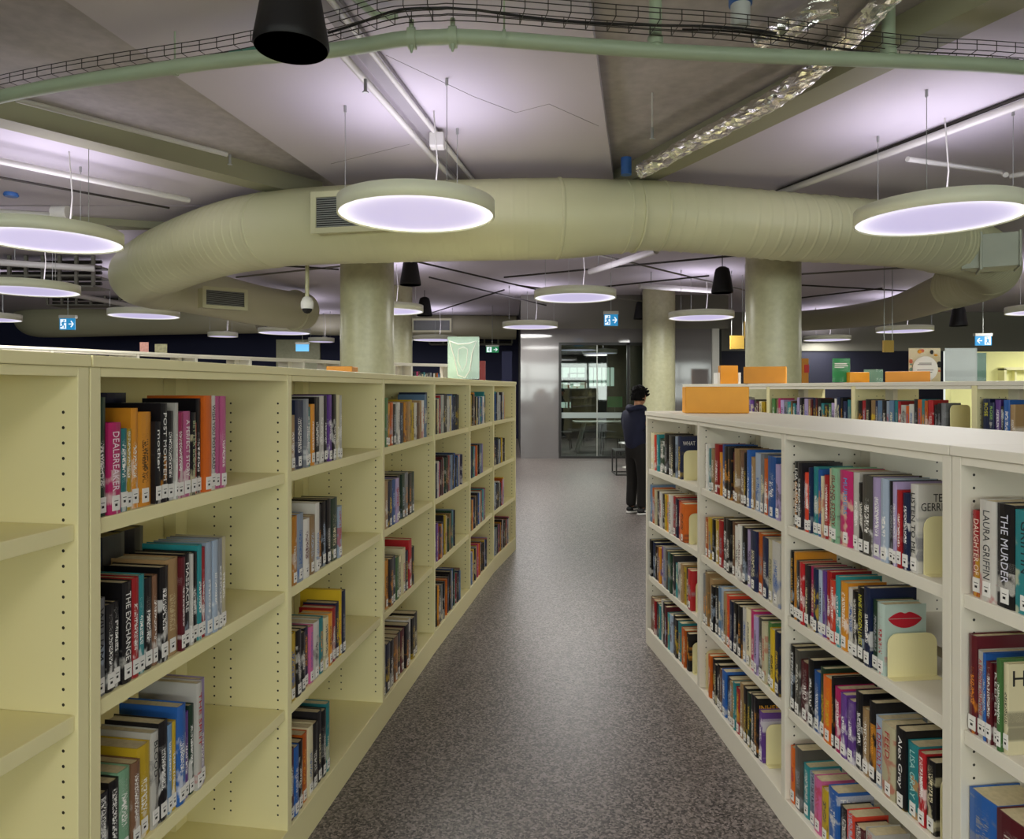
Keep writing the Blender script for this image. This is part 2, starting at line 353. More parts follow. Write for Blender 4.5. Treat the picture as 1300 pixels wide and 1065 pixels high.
for k, ((px, py, D), r, lb) in enumerate(LAMPS):
    p = at(px, py, D); lamp(p.x, D, ZL, r, lb, rot=(60, -8)[k] if k < 2 else -25)
lamp(1.75, 18.6, 2.62, .5, 'pendant lamp inside the glass room, nearer the glossy panel', pw=1.1); lamp(2.5, 20.2, 2.62, .5, 'pendant lamp deeper inside the glass room', pw=.9)
lamp(-1.9, .6, ZL, .6, 'round pendant lamp over the near end of the taller row'); lamp(2.3, .9, ZL, .6, 'round pendant lamp over the near end of the lower row', pw=.2); lamp(12.3, 13.4, ZL, .6, 'unseen pendant lamp added outside the picture to brighten the lime wall', pw=2.0); lamp(.2, -2.2, ZL, .6, 'round pendant lamp over the aisle behind the viewpoint')  # the lamp by the lime wall is added out of view to brighten it

# ------------------------------------------------------------------ ducts
def spline(pts, step):
    P = [Vector(p) for p in pts]; out = []
    for i in range(len(P)-1):
        a, b_, c, d = P[max(i-1, 0)], P[i], P[i+1], P[min(i+2, len(P)-1)]; n = max(2, int((c-b_).length/step))
        for k in range(n):
            t = k/n; out.append(.5*((2*b_)+(c-a)*t+(2*a-5*b_+4*c-d)*t*t+(3*b_-a-3*c+d)*t**3))
    out.append(P[-1]); return out
def duct(pts, zones, name, label, mat='duct', cap=True, step=.012):
    """pts: 4-D control points (x, y, z, radius); zones: (x from, x to, spacing, height) where seams run round it"""
    P = [Vector(p) for p in pts]; S = spline(P, step); s = 0; rs = []; ps = []
    for i, p in enumerate(S):
        if i: s += (S[i]-S[i-1]).to_3d().length if False else (Vector(S[i][:3])-Vector(S[i-1][:3])).length
        q = Vector(p[:3]); r = p[3]
        for a, b_, sp, h in zones:
            if a <= q.x < b_ and (s % sp) < step*1.01: r += h
        ps.append(q); rs.append(r)
    m = MB(); m.tube(ps, rs, 48, cap=cap); return m.build(name, mat)
def D4(px, py, D, r): p = at(px, py, D); return Vector((p.x, p.y, p.z, r))
ring = thing('air_duct', 'big olive round air duct sweeping across under the ceiling', 'duct', (0, 6.95, 2.9))
def under(o, root): o.parent = root; o.matrix_parent_inverse = Matrix.Translation(-root.location); return o
pl = [D4(385, 395, 15.5, .39), D4(330, 388, 14, .39), D4(240, 368, 12, .39), D4(190, 358, 10.6, .39), D4(183, 345, 9.6, .40), D4(254, 313, 8.5, .40), D4(345, 292, 7.6, .395), D4(500, 283, 7.1, .39), D4(600, 280, 6.97, .39), D4(708, 278, 6.95, .388)]
pr = [D4(708, 278, 6.95, .388), D4(770, 276, 7.05, .366), D4(840, 274.5, 7.2, .344), D4(1000, 288, 7.4, .345), D4(1150, 300, 7.9, .342), D4(1235, 320, 8.7, .338), D4(1256, 345, 9.7, .335), D4(1210, 364, 10.8, .32)]
under(duct(pl+pr[1:], [(-4.6, -2.6, .13, .008), (-1.6, .25, .13, .003), (1.62, 4.9, .125, .007), (4.9, 8, .08, .016)], 'duct_run', ''), ring)
def collar(p, d, r, wd=.02, h=.008):
    p = Vector(p); d = Vector(d).normalized(); q = MB(); q.tube([p-d*wd, p-d*wd*.6, p+d*wd*.6, p+d*wd], [r-.002, r+h, r+h, r-.002], 48); under(q.build('joint_collar', 'duct'), ring)
collar(at(708, 278, 6.95), (1, .1, 0), .389); collar(at(790, 275.6, 7.09), (1, .17, 0), .3605, .012, .006); collar(at(806, 275.2, 7.12), (1, .17, 0), .3552, .012, .006); collar(at(838, 274.5, 7.195), (1, .14, -.02), .346, .015)
collar(at(345, 292, 7.6), (1, -.55, 0), .396, .016, .007); collar(at(207, 361, 11.1), (.35, 1, 0), .39, .02, .012); collar(at(374, 394, 15.2), (.6, 1, .05), .39, .03, .05)
def grille(p, ang, wd, ht, dp, name, par):
    m = Matrix.Translation(p) @ Matrix.Rotation(ang, 4, 'Z'); q = MB(); fr = .035
    q.box(-wd/2, wd/2, 0, dp, -ht/2, ht/2, 0, m)
    for a in ((-wd/2-.02, wd/2+.02, -ht/2-.02, -ht/2+fr), (-wd/2-.02, wd/2+.02, ht/2-fr, ht/2+.02), (-wd/2-.02, -wd/2+fr, -ht/2+fr, ht/2-fr), (wd/2-fr, wd/2+.02, -ht/2+fr, ht/2-fr)): q.box(a[0], a[1], -.02, .0, a[2], a[3], 0, m)
    o = q.build('grille_box', 'duct'); under(o, par) if par else None
    q = MB(); n = int((ht-2*fr)/.02)
    for i in range(n): z = -ht/2+fr+(i+.5)*(ht-2*fr)/n; q.box(-wd/2+fr, wd/2-fr, -.012, -.004, z-.004, z+.004, 0, m)
    q.box(-wd/2+fr, wd/2-fr, -.003, -.001, -ht/2+fr, ht/2-fr, 1, m)
    o2 = q.build('grille_slat', ['steel', 'dark_room']); o2.parent = o; o2.matrix_parent_inverse = Matrix.Translation(-(par.location if par else Vector())) if False else o.matrix_world.inverted() if False else Matrix()
    return o
def grille_on(p, ang, wd, ht, dp, par): return grille(Vector(p), ang, wd, ht, dp, '', par)
grille_on(at(447, 268, 6.72), math.radians(-12), .80, .36, .3, ring)
grille_on(at(286, 379, 11.25), math.radians(40), .66, .3, .3, ring)
M['silver_box'] = pm('galvanised duct box', '#aab0a0', .45, metal=.25, var=.1)
q = MB(); m = Matrix.Translation(at(1258, 321, 8.15)) @ Matrix.Rotation(math.radians(62), 4, 'Z')
q.box(-.19, .19, -.25, .3, -.19, .19, 0, m); q.box(-.205, .205, -.265, -.24, -.205, .205, 0, m); q.box(-.215, .215, .1, .13, -.215, .215, 0, m); under(q.build('outlet_box', 'silver_box', bevel=.006), ring)
under(duct([D4(1225, 358, 10.55, .30), D4(1190, 374, 11.6, .29), D4(1130, 394, 14.4, .265), D4(1060, 404, 17, .26), D4(990, 409, 18.6, .25)], [], 'branch_run', '', 'duct_shadowed', step=.1), ring)
d3 = duct([D4(40, 400, 21.2, .44), D4(44, 407, 20, .44), D4(80, 408, 19.6, .44), D4(200, 405, 19.8, .44), D4(330, 403, 19.8, .44)], [], 'far_duct', '', 'duct_shadowed', step=.1)
tag(d3, 'far olive duct with rounded end in front of the navy wall', 'duct')
d4 = thing('back_duct', 'far olive duct with a wide grille between column and hanging lamps', 'duct', at(560, 414, 19.8))
under(duct([D4(395, 410, 20.9, .35), D4(560, 414, 21, .35), D4(655, 416, 21.1, .35)], [], 'duct_run', '', 'duct_shadowed', step=.1), d4)
grille_on(at(548, 413, 20.6), 0, 1.12, .36, .3, d4)

# ------------------------------------------------------------------ pipes, trays and other ceiling services
def pipe(pts, r, label, mat='pale_pipe', name='pipe', cat='pipe', k=10, group=None):
    q = MB(); q.tube(pts, r, k); return tag(q.build(name, mat), label, cat, group)
main = [Vector((-5.2, 5.6, 3.56)), atz(0, 123, 3.56), atz(237, 83, 3.56), atz(420, 64, 3.56), atz(500, 51, 3.56), atz(521, 49, 3.56), atz(560, 47.5, 3.56), atz(609, 48, 3.56), atz(860, 66, 3.56), atz(1128, 77, 3.56), atz(1300, 86, 3.56), Vector((4.6, 4.6, 3.56))]
sp = thing('sprinkler_main', 'thick sage green sprinkler main pipe crossing the ceiling under the wire tray', 'pipe', (0, 3.95, 3.5))
q = MB(); q.tube(spline(main, .1), .042, 16); under(q.build('pipe_run', 'pipe'), sp)
for px, py in ((832, 64), (1128, 77)):
    p = atz(px, py, 3.56); q = MB(); q.tube([p, p+Vector((0, 0, ZS-.004-3.56))], .037, 14); q.tube([p+Vector((0, 0, .03)), p+Vector((0, 0, .075))], .046, 14); under(q.build('riser', 'pipe'), sp)
for px, py in ((523, 49), (575, 47.5)):
    p = atz(px, py, 3.56); q = MB(); q.tube([p-Vector((.022, 0, 0)), p+Vector((.022, 0, 0))], .058, 16); q.tube([p+Vector((0, -.02, .05)), p+Vector((0, -.02, .095))], .014, 8); q.tube([p+Vector((0, -.02, -.05)), p+Vector((0, -.02, -.09))], [.016, .005], 8); under(q.build('clamp_coupling', 'pipe'), sp)
for px, py in ((222, 86), (640, 49)):
    p = atz(px, py, 3.56); q = MB(); q.tube([p-Vector((.01, 0, 0)), p+Vector((.01, 0, 0))], .047, 16); q.tube([p+Vector((0, 0, .04)), Vector((p.x, p.y, ZP-.0))], .006, 6); under(q.build('hanger_clip', 'pipe'), sp)
# wire basket tray
def tray_off(x):
    k = lambda a, b_: (lambda t: t*t*(3-2*t))(max(0, min(1, (x-a)/(b_-a))))
    return .055-.20*k(-1.9, -.5)+.18*k(1.0, 2.6)
path = [Vector((p.x, p.y+tray_off(p.x), 3.620)) for p in spline(main, .1)]
def along(path, sp_):
    out = []; acc = 0
    for a, c in zip(path, path[1:]):
        L = (c-a).length
        while acc <= L: out.append((a+(c-a)*(acc/L), (c-a).normalized())); acc += sp_
        acc -= L
    return out
tray = thing('cable_tray', 'long wire basket cable tray above the green pipe', 'cable tray', (0, 3.8, 3.6))
q = MB()
for off, z in ((-.085, .062), (-.085, .036), (-.085, 0), (-.03, 0), (.03, 0), (.085, 0), (.085, .036), (.085, .062)):
    pts = []
    for i, p in enumerate(path):
        d = (path[min(i+1, len(path)-1)]-path[max(i-1, 0)]).normalized(); n = Vector((-d.y, d.x, 0)); pts.append(p+n*off+Vector((0, 0, z)))
    q.tube(pts, .0028, 5)
for p, d in along(path, .125):
    n = Vector((-d.y, d.x, 0)); q.tube([p+n*-.085+Vector((0, 0, .062)), p+n*-.085, p+n*.085, p+n*.085+Vector((0, 0, .062))], .0028, 5)
under(q.build('wire_mesh', 'wire'), tray)
cab = [p+Vector((0, .03*math.sin(i*.35), .012)) for i, p in enumerate(path)]
pipe([p for p in cab if -1.1 < p.x < 1.6], .008, 'black cable lying in the wire basket tray', 'black', 'cable', 'cable', 6)
pipe([p+Vector((0, .04, .0)) for p in cab if .9 < p.x < 3.2], .006, 'thin dark cable along the far end of the wire tray', 'black', 'cable', 'cable', 6)
M['green_wrap'] = pm('green conduit', '#4e7f6c', .5); pipe([p+Vector((0, .05, .024)) for p in path if -1.75 < p.x < -1.25], .02, 'short green conduit lying in the wire tray by the speaker', 'green_wrap', 'conduit', 'conduit')
pipe([atz(445, -8, 3.73), atz(470, 14, 3.73), atz(478, 20, 3.725), atz(505, 20, 3.725)], .022, 'bent sage green pipe end joining the wire tray', 'pipe', 'pipe', 'pipe')
# conduits on the ceiling boards
def rail(a, c, z, r, label, mat='pale_pipe'):
    return pipe([atz(*a, z), atz(*c, z)], r, label, mat, 'conduit', 'conduit')
rail((405, -20), (606, 236), 3.745, .022, 'upper pale conduit slanting over the big lamp', 'pale_pipe')
rail((432, 66), (582, 236), 3.71, .026, 'lower pale conduit slanting over the big lamp', 'pale_pipe')
M['tray_grey'] = pm('grey cable channel', '#8f8b8c', .6); q = MB(); a, c = atz(405, -10, 3.74), atz(597, 236, 3.74)
d = (c-a).normalized(); n = Vector((d.y, -d.x, 0))*.07; q.add([a-n, a+n, c+n, c-n, a-n+Vector((0, 0, .03)), a+n+Vector((0, 0, .03)), c+n+Vector((0, 0, .03)), c-n+Vector((0, 0, .03))], [(0,3,2,1), (4,5,6,7), (0,1,5,4), (1,2,6,5), (2,3,7,6), (3,0,4,7)])
tag(q.build('cable_channel', 'tray_grey'), 'flat grey cable channel between two slanting conduits', 'cable channel')
q = MB(); p = atz(555, 182, 3.66); q.box(p.x-.06, p.x+.06, p.y-.06, p.y+.06, 3.62, 3.74); tag(q.build('junction_box', 'pale_pipe', bevel=.01), 'white junction box on the slanting conduits', 'junction box')
def head(px, py, z, label):
    p = atz(px, py, z); t = thing('sprinkler', label, 'sprinkler', (p.x, p.y, z))
    q = MB(); q.tube([(0, 0, -.02), (0, 0, .06)], .012, 8); q.build('nozzle', 'steel', t); q = MB(); q.lathe([(.018, -.03), (.022, -.025), (.0001, -.02)], 12); q.build('deflector', 'steel', t)
head(464, 112, 3.6, 'small sprinkler head hanging off the slanting conduit'); head(292, 205, 3.6, 'small sprinkler head at the end of the pipe on the olive beam'); head(828, 172, 3.55, 'small sprinkler head on a rod below the bare concrete')
pipe([atz(828, 172, 3.55)+Vector((0, 0, .06)), Vector((atz(828, 172, 3.55).x, atz(828, 172, 3.55).y, ZS))], .007, 'thin vertical drop rod below the bare concrete', 'pale_pipe', 'drop_rod', 'rod')
rail((20, 126), (288, 196), 3.66, .022, 'pale pipe running along the top of the olive beam')
rail((-40, 196), (240, 254), 3.62, .03, 'thicker pale conduit over the lamp by the picture edge')
rail((-40, 218), (215, 264), 3.62, .012, 'thin dark conduit over the lamp by the picture edge', 'wire')
rail((1340, 116), (985, 247), 3.71, .034, 'thick pale conduit slanting above the duct towards the thick column')
rail((1340, 106), (985, 243), 3.76, .014, 'thin dark conduit slanting above the duct', 'wire')
pipe([atz(1152, 202, 3.62), atz(1272, 219, 3.62), atz(1277, 222, 3.55)], .024, 'short pale branch pipe with elbow beside the lamp rods')
rail((1282, 224), (1340, 214), 3.6, .024, 'pale pipe stub at the picture edge over the lamp')
rail((-20, 270), (80, 276), 3.5, .05, 'fat pale pipe before the far olive beam')
q = MB(); p = atz(68, 270, 3.5); q.tube([p, p+Vector((.16, 0, 0))], .075, 14); tag(q.build('pipe_coupling', 'pale_pipe'), 'wide coupling on the fat pale pipe', 'coupling')
M['frostpaper_sleeve'] = pm('milky clear plastic', '#b9bcb6', .3, var=.1)
M['blue'] = pm('blue plastic', '#2f5f9f', .4)
q = MB(); p = atz(14, 256, 3.5); q.lathe([(.06, .05), (.07, .065), (.06, .09)], 20, 0, p); tag(q.build('valve_wheel', 'blue'), 'blue valve wheel on the fat pale pipe', 'valve')
q = MB(); p = atz(940, 35, ZS-.2); t = thing('pipe_sleeve', 'clear pipe sleeve with blue collar hanging from the bare concrete', 'pipe sleeve', p); q.lathe([(.055, 0), (.055, .19)], 24); q.build('sleeve', 'frostpaper_sleeve', t); q = MB(); q.lathe([(.056, .13), (.066, .13), (.066, .17), (.056, .17)], 24); q.build('collar', 'blue', t)
q = MB(); p = atz(795, 222, 3.62); q.lathe([(.05, 0), (.05, .16)], 20, 0, p); tag(q.build('blue_sleeve', 'blue'), 'small blue pipe sleeve at the foil duct end behind the big duct', 'pipe sleeve')
# foil ducts
def foil_duct(pts, r, label):
    S = spline(pts, .035); ps, rs = [], []
    for i, p in enumerate(S): ps.append(p+Vector((0, 0, .01*noise.noise(Vector((i*.21, r*9, 0)))))); rs.append(r*(1+.10*noise.noise(Vector((i*.45, 3.1, r*30)))))
    q = MB(); q.tube(ps, rs, 22, smooth=False); G = random.Random(int(r*1e4))
    q.v = [tuple(Vector(v)+Vector((G.uniform(-1, 1), G.uniform(-1, 1), G.uniform(-1, 1)))*.0075+Vector((1, 1, 1))*.014*noise.noise(Vector(v)*12)) for v in q.v]
    return tag(q.build('foil_duct', 'foil'), label, 'duct')
foil_duct([atz(1168, -50, 3.80), atz(1102, 22, 3.795), atz(1066, 60, 3.785), atz(1011, 107, 3.70), atz(935, 152, 3.66), atz(815, 216, 3.62)], .068, 'long crinkled silver foil duct along the sloping olive beam')
foil_duct([atz(1064, 4, 3.79), atz(1040, 12, 3.78), atz(1010, 28, 3.77), atz(962, 50, 3.77)], .068, 'short crinkled silver foil duct above the wire tray')
# far services
far = [((655, 362), (860, 388)), ((640, 352), (960, 322)), ((690, 372), (900, 350)), ((755, 322), (960, 372)), ((545, 352), (745, 400)), ((520, 330), (700, 372)), ((300, 352), (432, 338)), ((325, 335), (430, 342)), ((545, 398), (640, 368)), ((1017, 348), (1180, 338)), ((1017, 378), (1120, 366)), ((1017, 362), (1200, 372))]
for i, (a, c) in enumerate(far):
    pipe([atz(*a, 3.55-.012*(i % 3)), atz(*c, 3.55-.012*(i % 3))], .015, 'thin dark pipe crossing under the far ceiling', 'wire' if i % 3 else 'bulk', 'ceiling_pipe', 'pipe', 8, 'dark pipes under the far ceiling')
def batten(a, c, label):
    t = thing('light_channel', label, 'channel', atz(*a, 3.5)); A, C = atz(*a, 3.5), atz(*c, 3.5); q = MB(); q.tube([A, C], .05, 8); under(q.build('channel', 'pale_pipe'), t)
    q = MB(); q.tube([A+(C-A)*.15, A+(C-A)*.15+Vector((0, 0, ZP-3.5))], .008, 6); under(q.build('hanger', 'steel'), t)
batten((749, 345), (833, 318), 'white channel slanting under the big duct above the aisle lamp'); batten((812, 363), (905, 369), 'white channel below the far ceiling near the slim column')
batten((0, 333), (120, 341), 'long white channel below the lamp at the picture edge'); batten((80, 372), (190, 392), 'white channel behind the round duct bend')
# service rack frames far off
def rack(x0, x1, y0, y1, D, lb):
    t = thing('service_rack', lb, 'rack', at(x0, y1, D)); q = MB(); A = at(x0, y0, D); C = at(x1, y1, D)
    for z in (A.z, (A.z+C.z)/2, C.z): q.box(A.x, C.x, D, D+.5, z-.03, z+.0)
    n = 6
    for i in range(n+1): x = A.x+(C.x-A.x)*i/n; q.box(x-.025, x+.025, D-.01, D+.03, C.z, min(ZP-.01, A.z+.3))
    under(q.build('rack_frame', 'bulk'), t); q = MB()
    for i in range(5): z = C.z+.04+.09*i; q.tube([(A.x, D+.2, z), (C.x, D+.24, z+.02)], .03, 8)
    under(q.build('bundled_cable', 'wire'), t)
rack(-10, 118, 335, 362, 11.5, 'hanging service rack with cables above the second edge lamp'); rack(60, 170, 356, 386, 16.5, 'hanging service rack with cables behind the duct bend'); rack(545, 650, 400, 436, 21.5, 'dark service rack with cables beside the glossy panel')

# ------------------------------------------------------------------ pendant speakers
M['spk'] = pm('black speaker shell', '#0e0d0d', .55, var=.2)
def speaker(p, label, dia=.34):
    r = dia/2; t = thing('pendant_speaker', label, 'speaker', p, group='black pendant speakers')
    q = MB(); q.lathe([(r*.96, .0), (r, .015), (r*.985, .04), (r*.86, .16), (r*.70, .33), (r*.60, .385), (r*.3, .415), (.0005, .42)], 40); q.build('shell', 'spk', t)
    q = MB(); q.lathe([(.0005, .022), (r*.80, .012), (r*.955, .0)], 40); q.build('front_grille', 'black', t)
    q = MB(); q.tube([(0, 0, .42), (0, 0, ZP-p[2])], .007, 6); q.build('hanger', 'black_metal', t)
speaker(at(370, 62, 3.3), 'big black pendant speaker cut by the top picture edge', .345)
for px, py, D, lb in ((521, 362, 11.2, 'black pendant speaker just beside the thick column, over a half hidden lamp'), (539, 401, 15.6, 'smaller looking black pendant speaker behind another one by the column'), (917, 372, 11.2, 'black pendant speaker above a lamp in front of the second thick column'), (814, 405, 16.0, 'black pendant speaker in front of the slim far column'), (1217, 414, 14.5, 'black pendant speaker under the thin duct near the arrow exit sign')):
    speaker(at(px, py, D), lb)
# dome camera
p = at(390, 392, 8.0); t = thing('security_camera', 'white dome security camera on a pole beside the thick column', 'camera', p)
q = MB(); q.tube([(0, 0, .12), (0, 0, ZP-p.z)], .022, 10); q.build('pole', 'column', t)
q = MB(); q.lathe([(.065, .0), (.07, .03), (.07, .07), (.05, .12), (.022, .14)], 24); q.build('housing', 'paper', t)
q = MB(); q.lathe([(.0005, -.055), (.03, -.048), (.05, -.025), (.056, .0)], 24); q.build('lens_dome', 'spk', t)

# ------------------------------------------------------------------ bookcases
def unit(a): return (math.cos(a), math.sin(a))
class Case:
    def __init__(s, posts, top, shelves, base, label, pal, depth=.62, back=False, group=None, panel=None):
        s.P = [Vector((x, y, 0)) for x, y in posts]; s.n = len(posts)-1; s.top = top; s.sh = shelves; s.base = base; s.depth = depth
        s.ang = [math.atan2((s.P[i+1]-s.P[i]).y, (s.P[i+1]-s.P[i]).x) for i in range(s.n)]
        root = thing('bookcase', label, 'bookcase', s.P[0], group=group); s.root = root
        pm_, mm = panel or pal+'_panel', pal; TH = .03
        post_ang = [s.ang[0]]+[(s.ang[i-1]+s.ang[i])/2 for i in range(1, s.n)]+[s.ang[-1]]
        def strip(o0, o1, z0, z1, ext=0):
            A, B = [], []
            for i, p in enumerate(s.P):
                a = post_ang[i]; n = Vector((-math.sin(a), math.cos(a), 0)); e = Vector((*unit(a), 0))*(ext if i == s.n else -ext if i == 0 else 0)
                A.append(p+n*o0+e-root.location); B.append(p+n*o1+e-root.location)
            q = MB(); k = s.n+1; vs = A+B+A+B; vs = [Vector((v.x, v.y, z0 if i < 2*k else z1)) for i, v in enumerate(vs)]
            fs = []
            for i in range(s.n):
                fs += [(i, k+i, k+i+1, i+1), (2*k+i, 2*k+i+1, 3*k+i+1, 3*k+i), (i, i+1, 2*k+i+1, 2*k+i), (k+i, 3*k+i, 3*k+i+1, k+i+1)]
            fs += [(0, 2*k, 3*k, k), (s.n, k+s.n, 3*k+s.n, 2*k+s.n)]
            q.add(vs, fs); return q
        strip(-.006, depth+.006, top-.025, top, .0).build('top_board', mm, root, bevel=.002)
        strip(.0, depth, 0, base).build('plinth', mm, root, bevel=.002)
        for i, p in enumerate(s.P):
            sh = TH/2 if i == 0 else -TH/2 if i == s.n else 0
            q = MB(); q.box(-TH/2+sh, TH/2+sh, 0, depth, base, top-.025); q.build('side_panel', pm_, root, p-root.location, post_ang[i], bevel=.0015)
        for i in range(s.n):
            L = (s.P[i+1]-s.P[i]).length; a = s.ang[i]; l0 = TH+.001 if i == 0 else TH/2+.004; l1 = L-TH-.001 if i == s.n-1 else L-TH/2-.004
            lo = s.P[i]-root.location; hd = depth/2
            for z in shelves:
                q = MB()
                for y0, y1 in (((.008, depth-.022),) if back else ((.008, hd-.03), (hd+.03, depth-.008))): q.box(l0, l1, y0, y1, z-.034, z)
                q.build('shelf', mm, root, lo, a, bevel=.0015)
            q = MB(); q.box(l0, l1, .001, .022, top-.045, top-.0255); q.build('top_rail', mm, root, lo, a)
            if back:
                q = MB(); q.box(l0-.002, l1+.002, depth-.018, depth-.006, base, top-.0255); q.build('back_panel', mm, root, lo, a); hd = depth-.042
            for m0, m1 in ((l1-.06, l1), (l0, l0+.06)): q = MB(); q.box(m0, m1, hd-.022, hd+.022, base, top-.0255); q.build('middle_stile', mm, root, lo, a)
    def solve(s, bay, px, off=.014):                       # distance along a bay at which a picture column meets its spine plane
        a = s.ang[bay]; u = Vector((*unit(a), 0)); n = Vector((-u.y, u.x, 0)); p = s.P[bay]+n*off; k = (px-650)/F
        return (k*p.y-p.x)/(u.x-k*u.y)
    def frame(s, bay): return Matrix.Translation(s.P[bay]) @ Matrix.Rotation(s.ang[bay], 4, 'Z')
LT, LS, LBASE = 1.672, [1.32, .925, .53], .125
LEFT0 = Case([(-1.06, .5), (-.893, 1.497)], LT, LS, LBASE, 'empty tall cream bookcase bay nearest the viewpoint', 'cream', .43, True)
LEFT = Case([(-.892, 1.5), (-.746, 2.38), (-.606, 3.35), (-.468, 4.3), (-.309, 5.25), (-.158, 6.17), (.039, 7.08)], LT, LS, LBASE, 'tall cream bookcase with six bays of books along the aisle', 'cream', .43, True)
RT, RS, RBASE = 1.462, [1.105, .775, .44], .105
RIGHT = Case([(.844, 4.47), (.938, 3.57), (.994, 2.6), (1.083, 1.75)], RT, RS, RBASE, 'low white bookcase with three full bays and an orange block on top', 'white')
RIGHT0 = Case([(1.0835, 1.747), (1.185, .82)], RT, RS, RBASE, 'low white bookcase bay nearest the viewpoint', 'white')
BACK = Case([(1.531, 6.35), (2.004, 5.55), (2.309, 4.8), (2.64, 4.05), (2.99, 3.3)], 1.645, [1.305, .96, .6], .105, 'white bookcase behind the low one with posters and orange blocks on top', 'white', panel='cream_panel')  # cream side panels paint the yellow light inside this white row's openings
FARL = Case([(-5.0, 6.0), (-4.41, 6.8), (-3.98, 7.55), (-3.64, 8.18), (-3.22, 8.74), (-2.76, 9.42), (-2.42, 10.0), (-1.95, 10.5), (-1.54, 10.9), (-.9, 11.3)], 2.0, [1.66, 1.3, .95, .55], .1, 'taller pale bookcase row behind the cream one', 'white', depth=.5)

# ------------------------------------------------------------------ books
PAL = dict(k='#17161a', n='#1c2748', d='#2c2a2f', w='#dedad0', g='#8d8f93', l='#aab9cb', t='#2f8f94', b='#2a5fa8', s='#6f8fb0', r='#b3242a', m='#c2296b', p='#d66a9d', o='#d9681f', a='#e0952c', y='#d9b52b', e='#4f7f45', f='#22402f', v='#6a4391', u='#7d5a43', x='#a9895e', i='#b7a5cf', c='#e4dab2', z='#5d1a24', q='#d8452f', h='#55524b', j='#8fbf9a', P='#c4d8cd')
NAMES = dict(k='black', n='navy', d='charcoal', w='white', g='grey', l='pale blue', t='teal', b='blue', s='slate blue', r='red', m='magenta', p='pink', o='orange', a='amber', y='yellow', e='green', f='dark green', v='violet', u='brown', x='tan', i='lilac', c='cream', z='maroon', q='coral red', h='dark grey', j='mint green', P='pale mint')
MIX = 'kkkkkkkkkddddnnnwwwggllttbbssrrmoaayeffvuxiczhhkdn'
BOOKS = []
def run(case, bay, shelf, where, px0, px1, spec=None, h=None, off=.014, mixs=MIX, end=False, rowlab='', rear=False, t0=None, t1=None, hj=.03):
    """a run of books on one shelf, from picture column px0 to px1 along the spines. spec: 'colour[width]...' or (colour, width, height, title, ink)"""
    z = ([*case.sh, case.base])[shelf]
    a = case.solve(bay, px0, off) if t0 is None else t0; c = case.solve(bay, px1, off) if t1 is None else t1
    L = (case.P[bay+1]-case.P[bay]).length; a = max(a, .034 if bay == 0 else .021); c = min(c, L-.036 if bay == case.n-1 else L-.024)
    if spec is None:
        n = max(2, round((c-a)/.0275)); spec = [(R.choice(mixs), R.uniform(.7, 1.5)) for _ in range(n)]
    spec = [x if isinstance(x, tuple) else (x, 1) for x in spec]; tot = sum(x[1] for x in spec); x = a; gap = .0012
    hb = h or .215; cl = hb
    for k, sx in enumerate(spec):
        wd = (c-a)*sx[1]/tot
        if R.random() < .3: cl = hb+R.uniform(-hj, hj*.7)
        hh = sx[2] if len(sx) > 2 and sx[2] else min(cl+R.uniform(-.008, .008), hb+hj)
        BOOKS.append(dict(case=case, bay=bay, z=z, x=x+gap/2, w=max(.006, wd-gap), h=hh, d=min(.175, hh*R.uniform(.62, .68)), y=off+R.uniform(-.006, .006), col=sx[0], title=sx[3] if len(sx) > 3 else None, ink=sx[4] if len(sx) > 4 else None, where=where, row=rowlab, k=k, n=len(spec), face=sx[5] if len(sx) > 5 else None))
        x += wd
    return x
LR, RR = 'tall cream row', 'low white row'
SHN = ['top shelf', 'second shelf', 'third shelf', 'bottom shelf']
def wh(s, b): return f'{SHN[s]}, {b} bay'
T = lambda c, w_, h_=None, t=None, ink='#f2f0ea', face=None: (c, w_, h_, t, ink, face)
# tall cream row, second bay
run(LEFT, 0, 0, wh(0, 'first filled'), 126, 289, [T('f', 1.0, .262), T('m', 1.6, .205, 'DEALBREAKER', '#f4e3ea'), T('t', 1, .19), T('y', .8, .188), T('a', 1, .235), T('a', 1.9, .225, None, '#5a3a10'), T('k', .9, .20, 'mother', '#f2f0ea'), T('k', 1, .245, 'POST MORTEM'), T('k', 1.1, .225), T('w', .5, .245), T('m', 1.1, .22), T('p', 1.2, .222, 'A PERFECT STORY'), T('k', .9, .218, 'BETTER BLOOD', '#a9b48a'), T('q', .5, .19), T('k', .9, .255), T('o', 1.5, .262, None, '#d9681f'), T('w', 1.1, .262, 'WISH YOU POSTCARD', '#26262a'), T('p', .9, .26, None, '#b95a8c'), T('p', 1.2, .26)], rowlab=LR)
run(LEFT, 0, 1, wh(1, 'first filled'), 119, 287, [T('g', 1.3, .215, 'WILLIAM', '#17161a'), T('k', .9, .195), T('k', .8, .195), T('k', 1.2, .232, 'THE EXCHANGE'), T('r', .9, .234), T('t', .9, .234), T('k', 1.1, .22), T('u', .7, .22), T('k', 1.2, .235), T('x', 1.8, .245, None, '#c8b48a'), T('z', .6, .24), T('k', 1.0, .245, 'MASSACRE'), T('w', .4, .24), T('k', .9, .24), T('t', .8, .255), T('r', .6, .245), T('l', .9, .255), T('l', .9, .255), T('g', .7, .255), T('c', .9, .255)], rowlab=LR)
run(LEFT, 0, 2, wh(2, 'first filled'), 118, 262, [T('d', 1.3, .185), T('k', 1.2, .195), T('j', 1.5, .20), T('u', 1.1, .20), T('y', 1.7, .22), T('w', 1.0, .235, 'BLOOD', '#17161a'), T('k', 1.3, .245), T('s', .7, .225), T('y', .6, .225), T('b', 1.3, .255), T('v', .7, .225), T('f', .8, .235), T('w', .9, .285, 'THE SPLIT', '#b3242a'), T('i', .9, .285)], rowlab=LR)
run(LEFT, 0, 3, wh(3, 'first filled'), 118, 240, rowlab=LR)
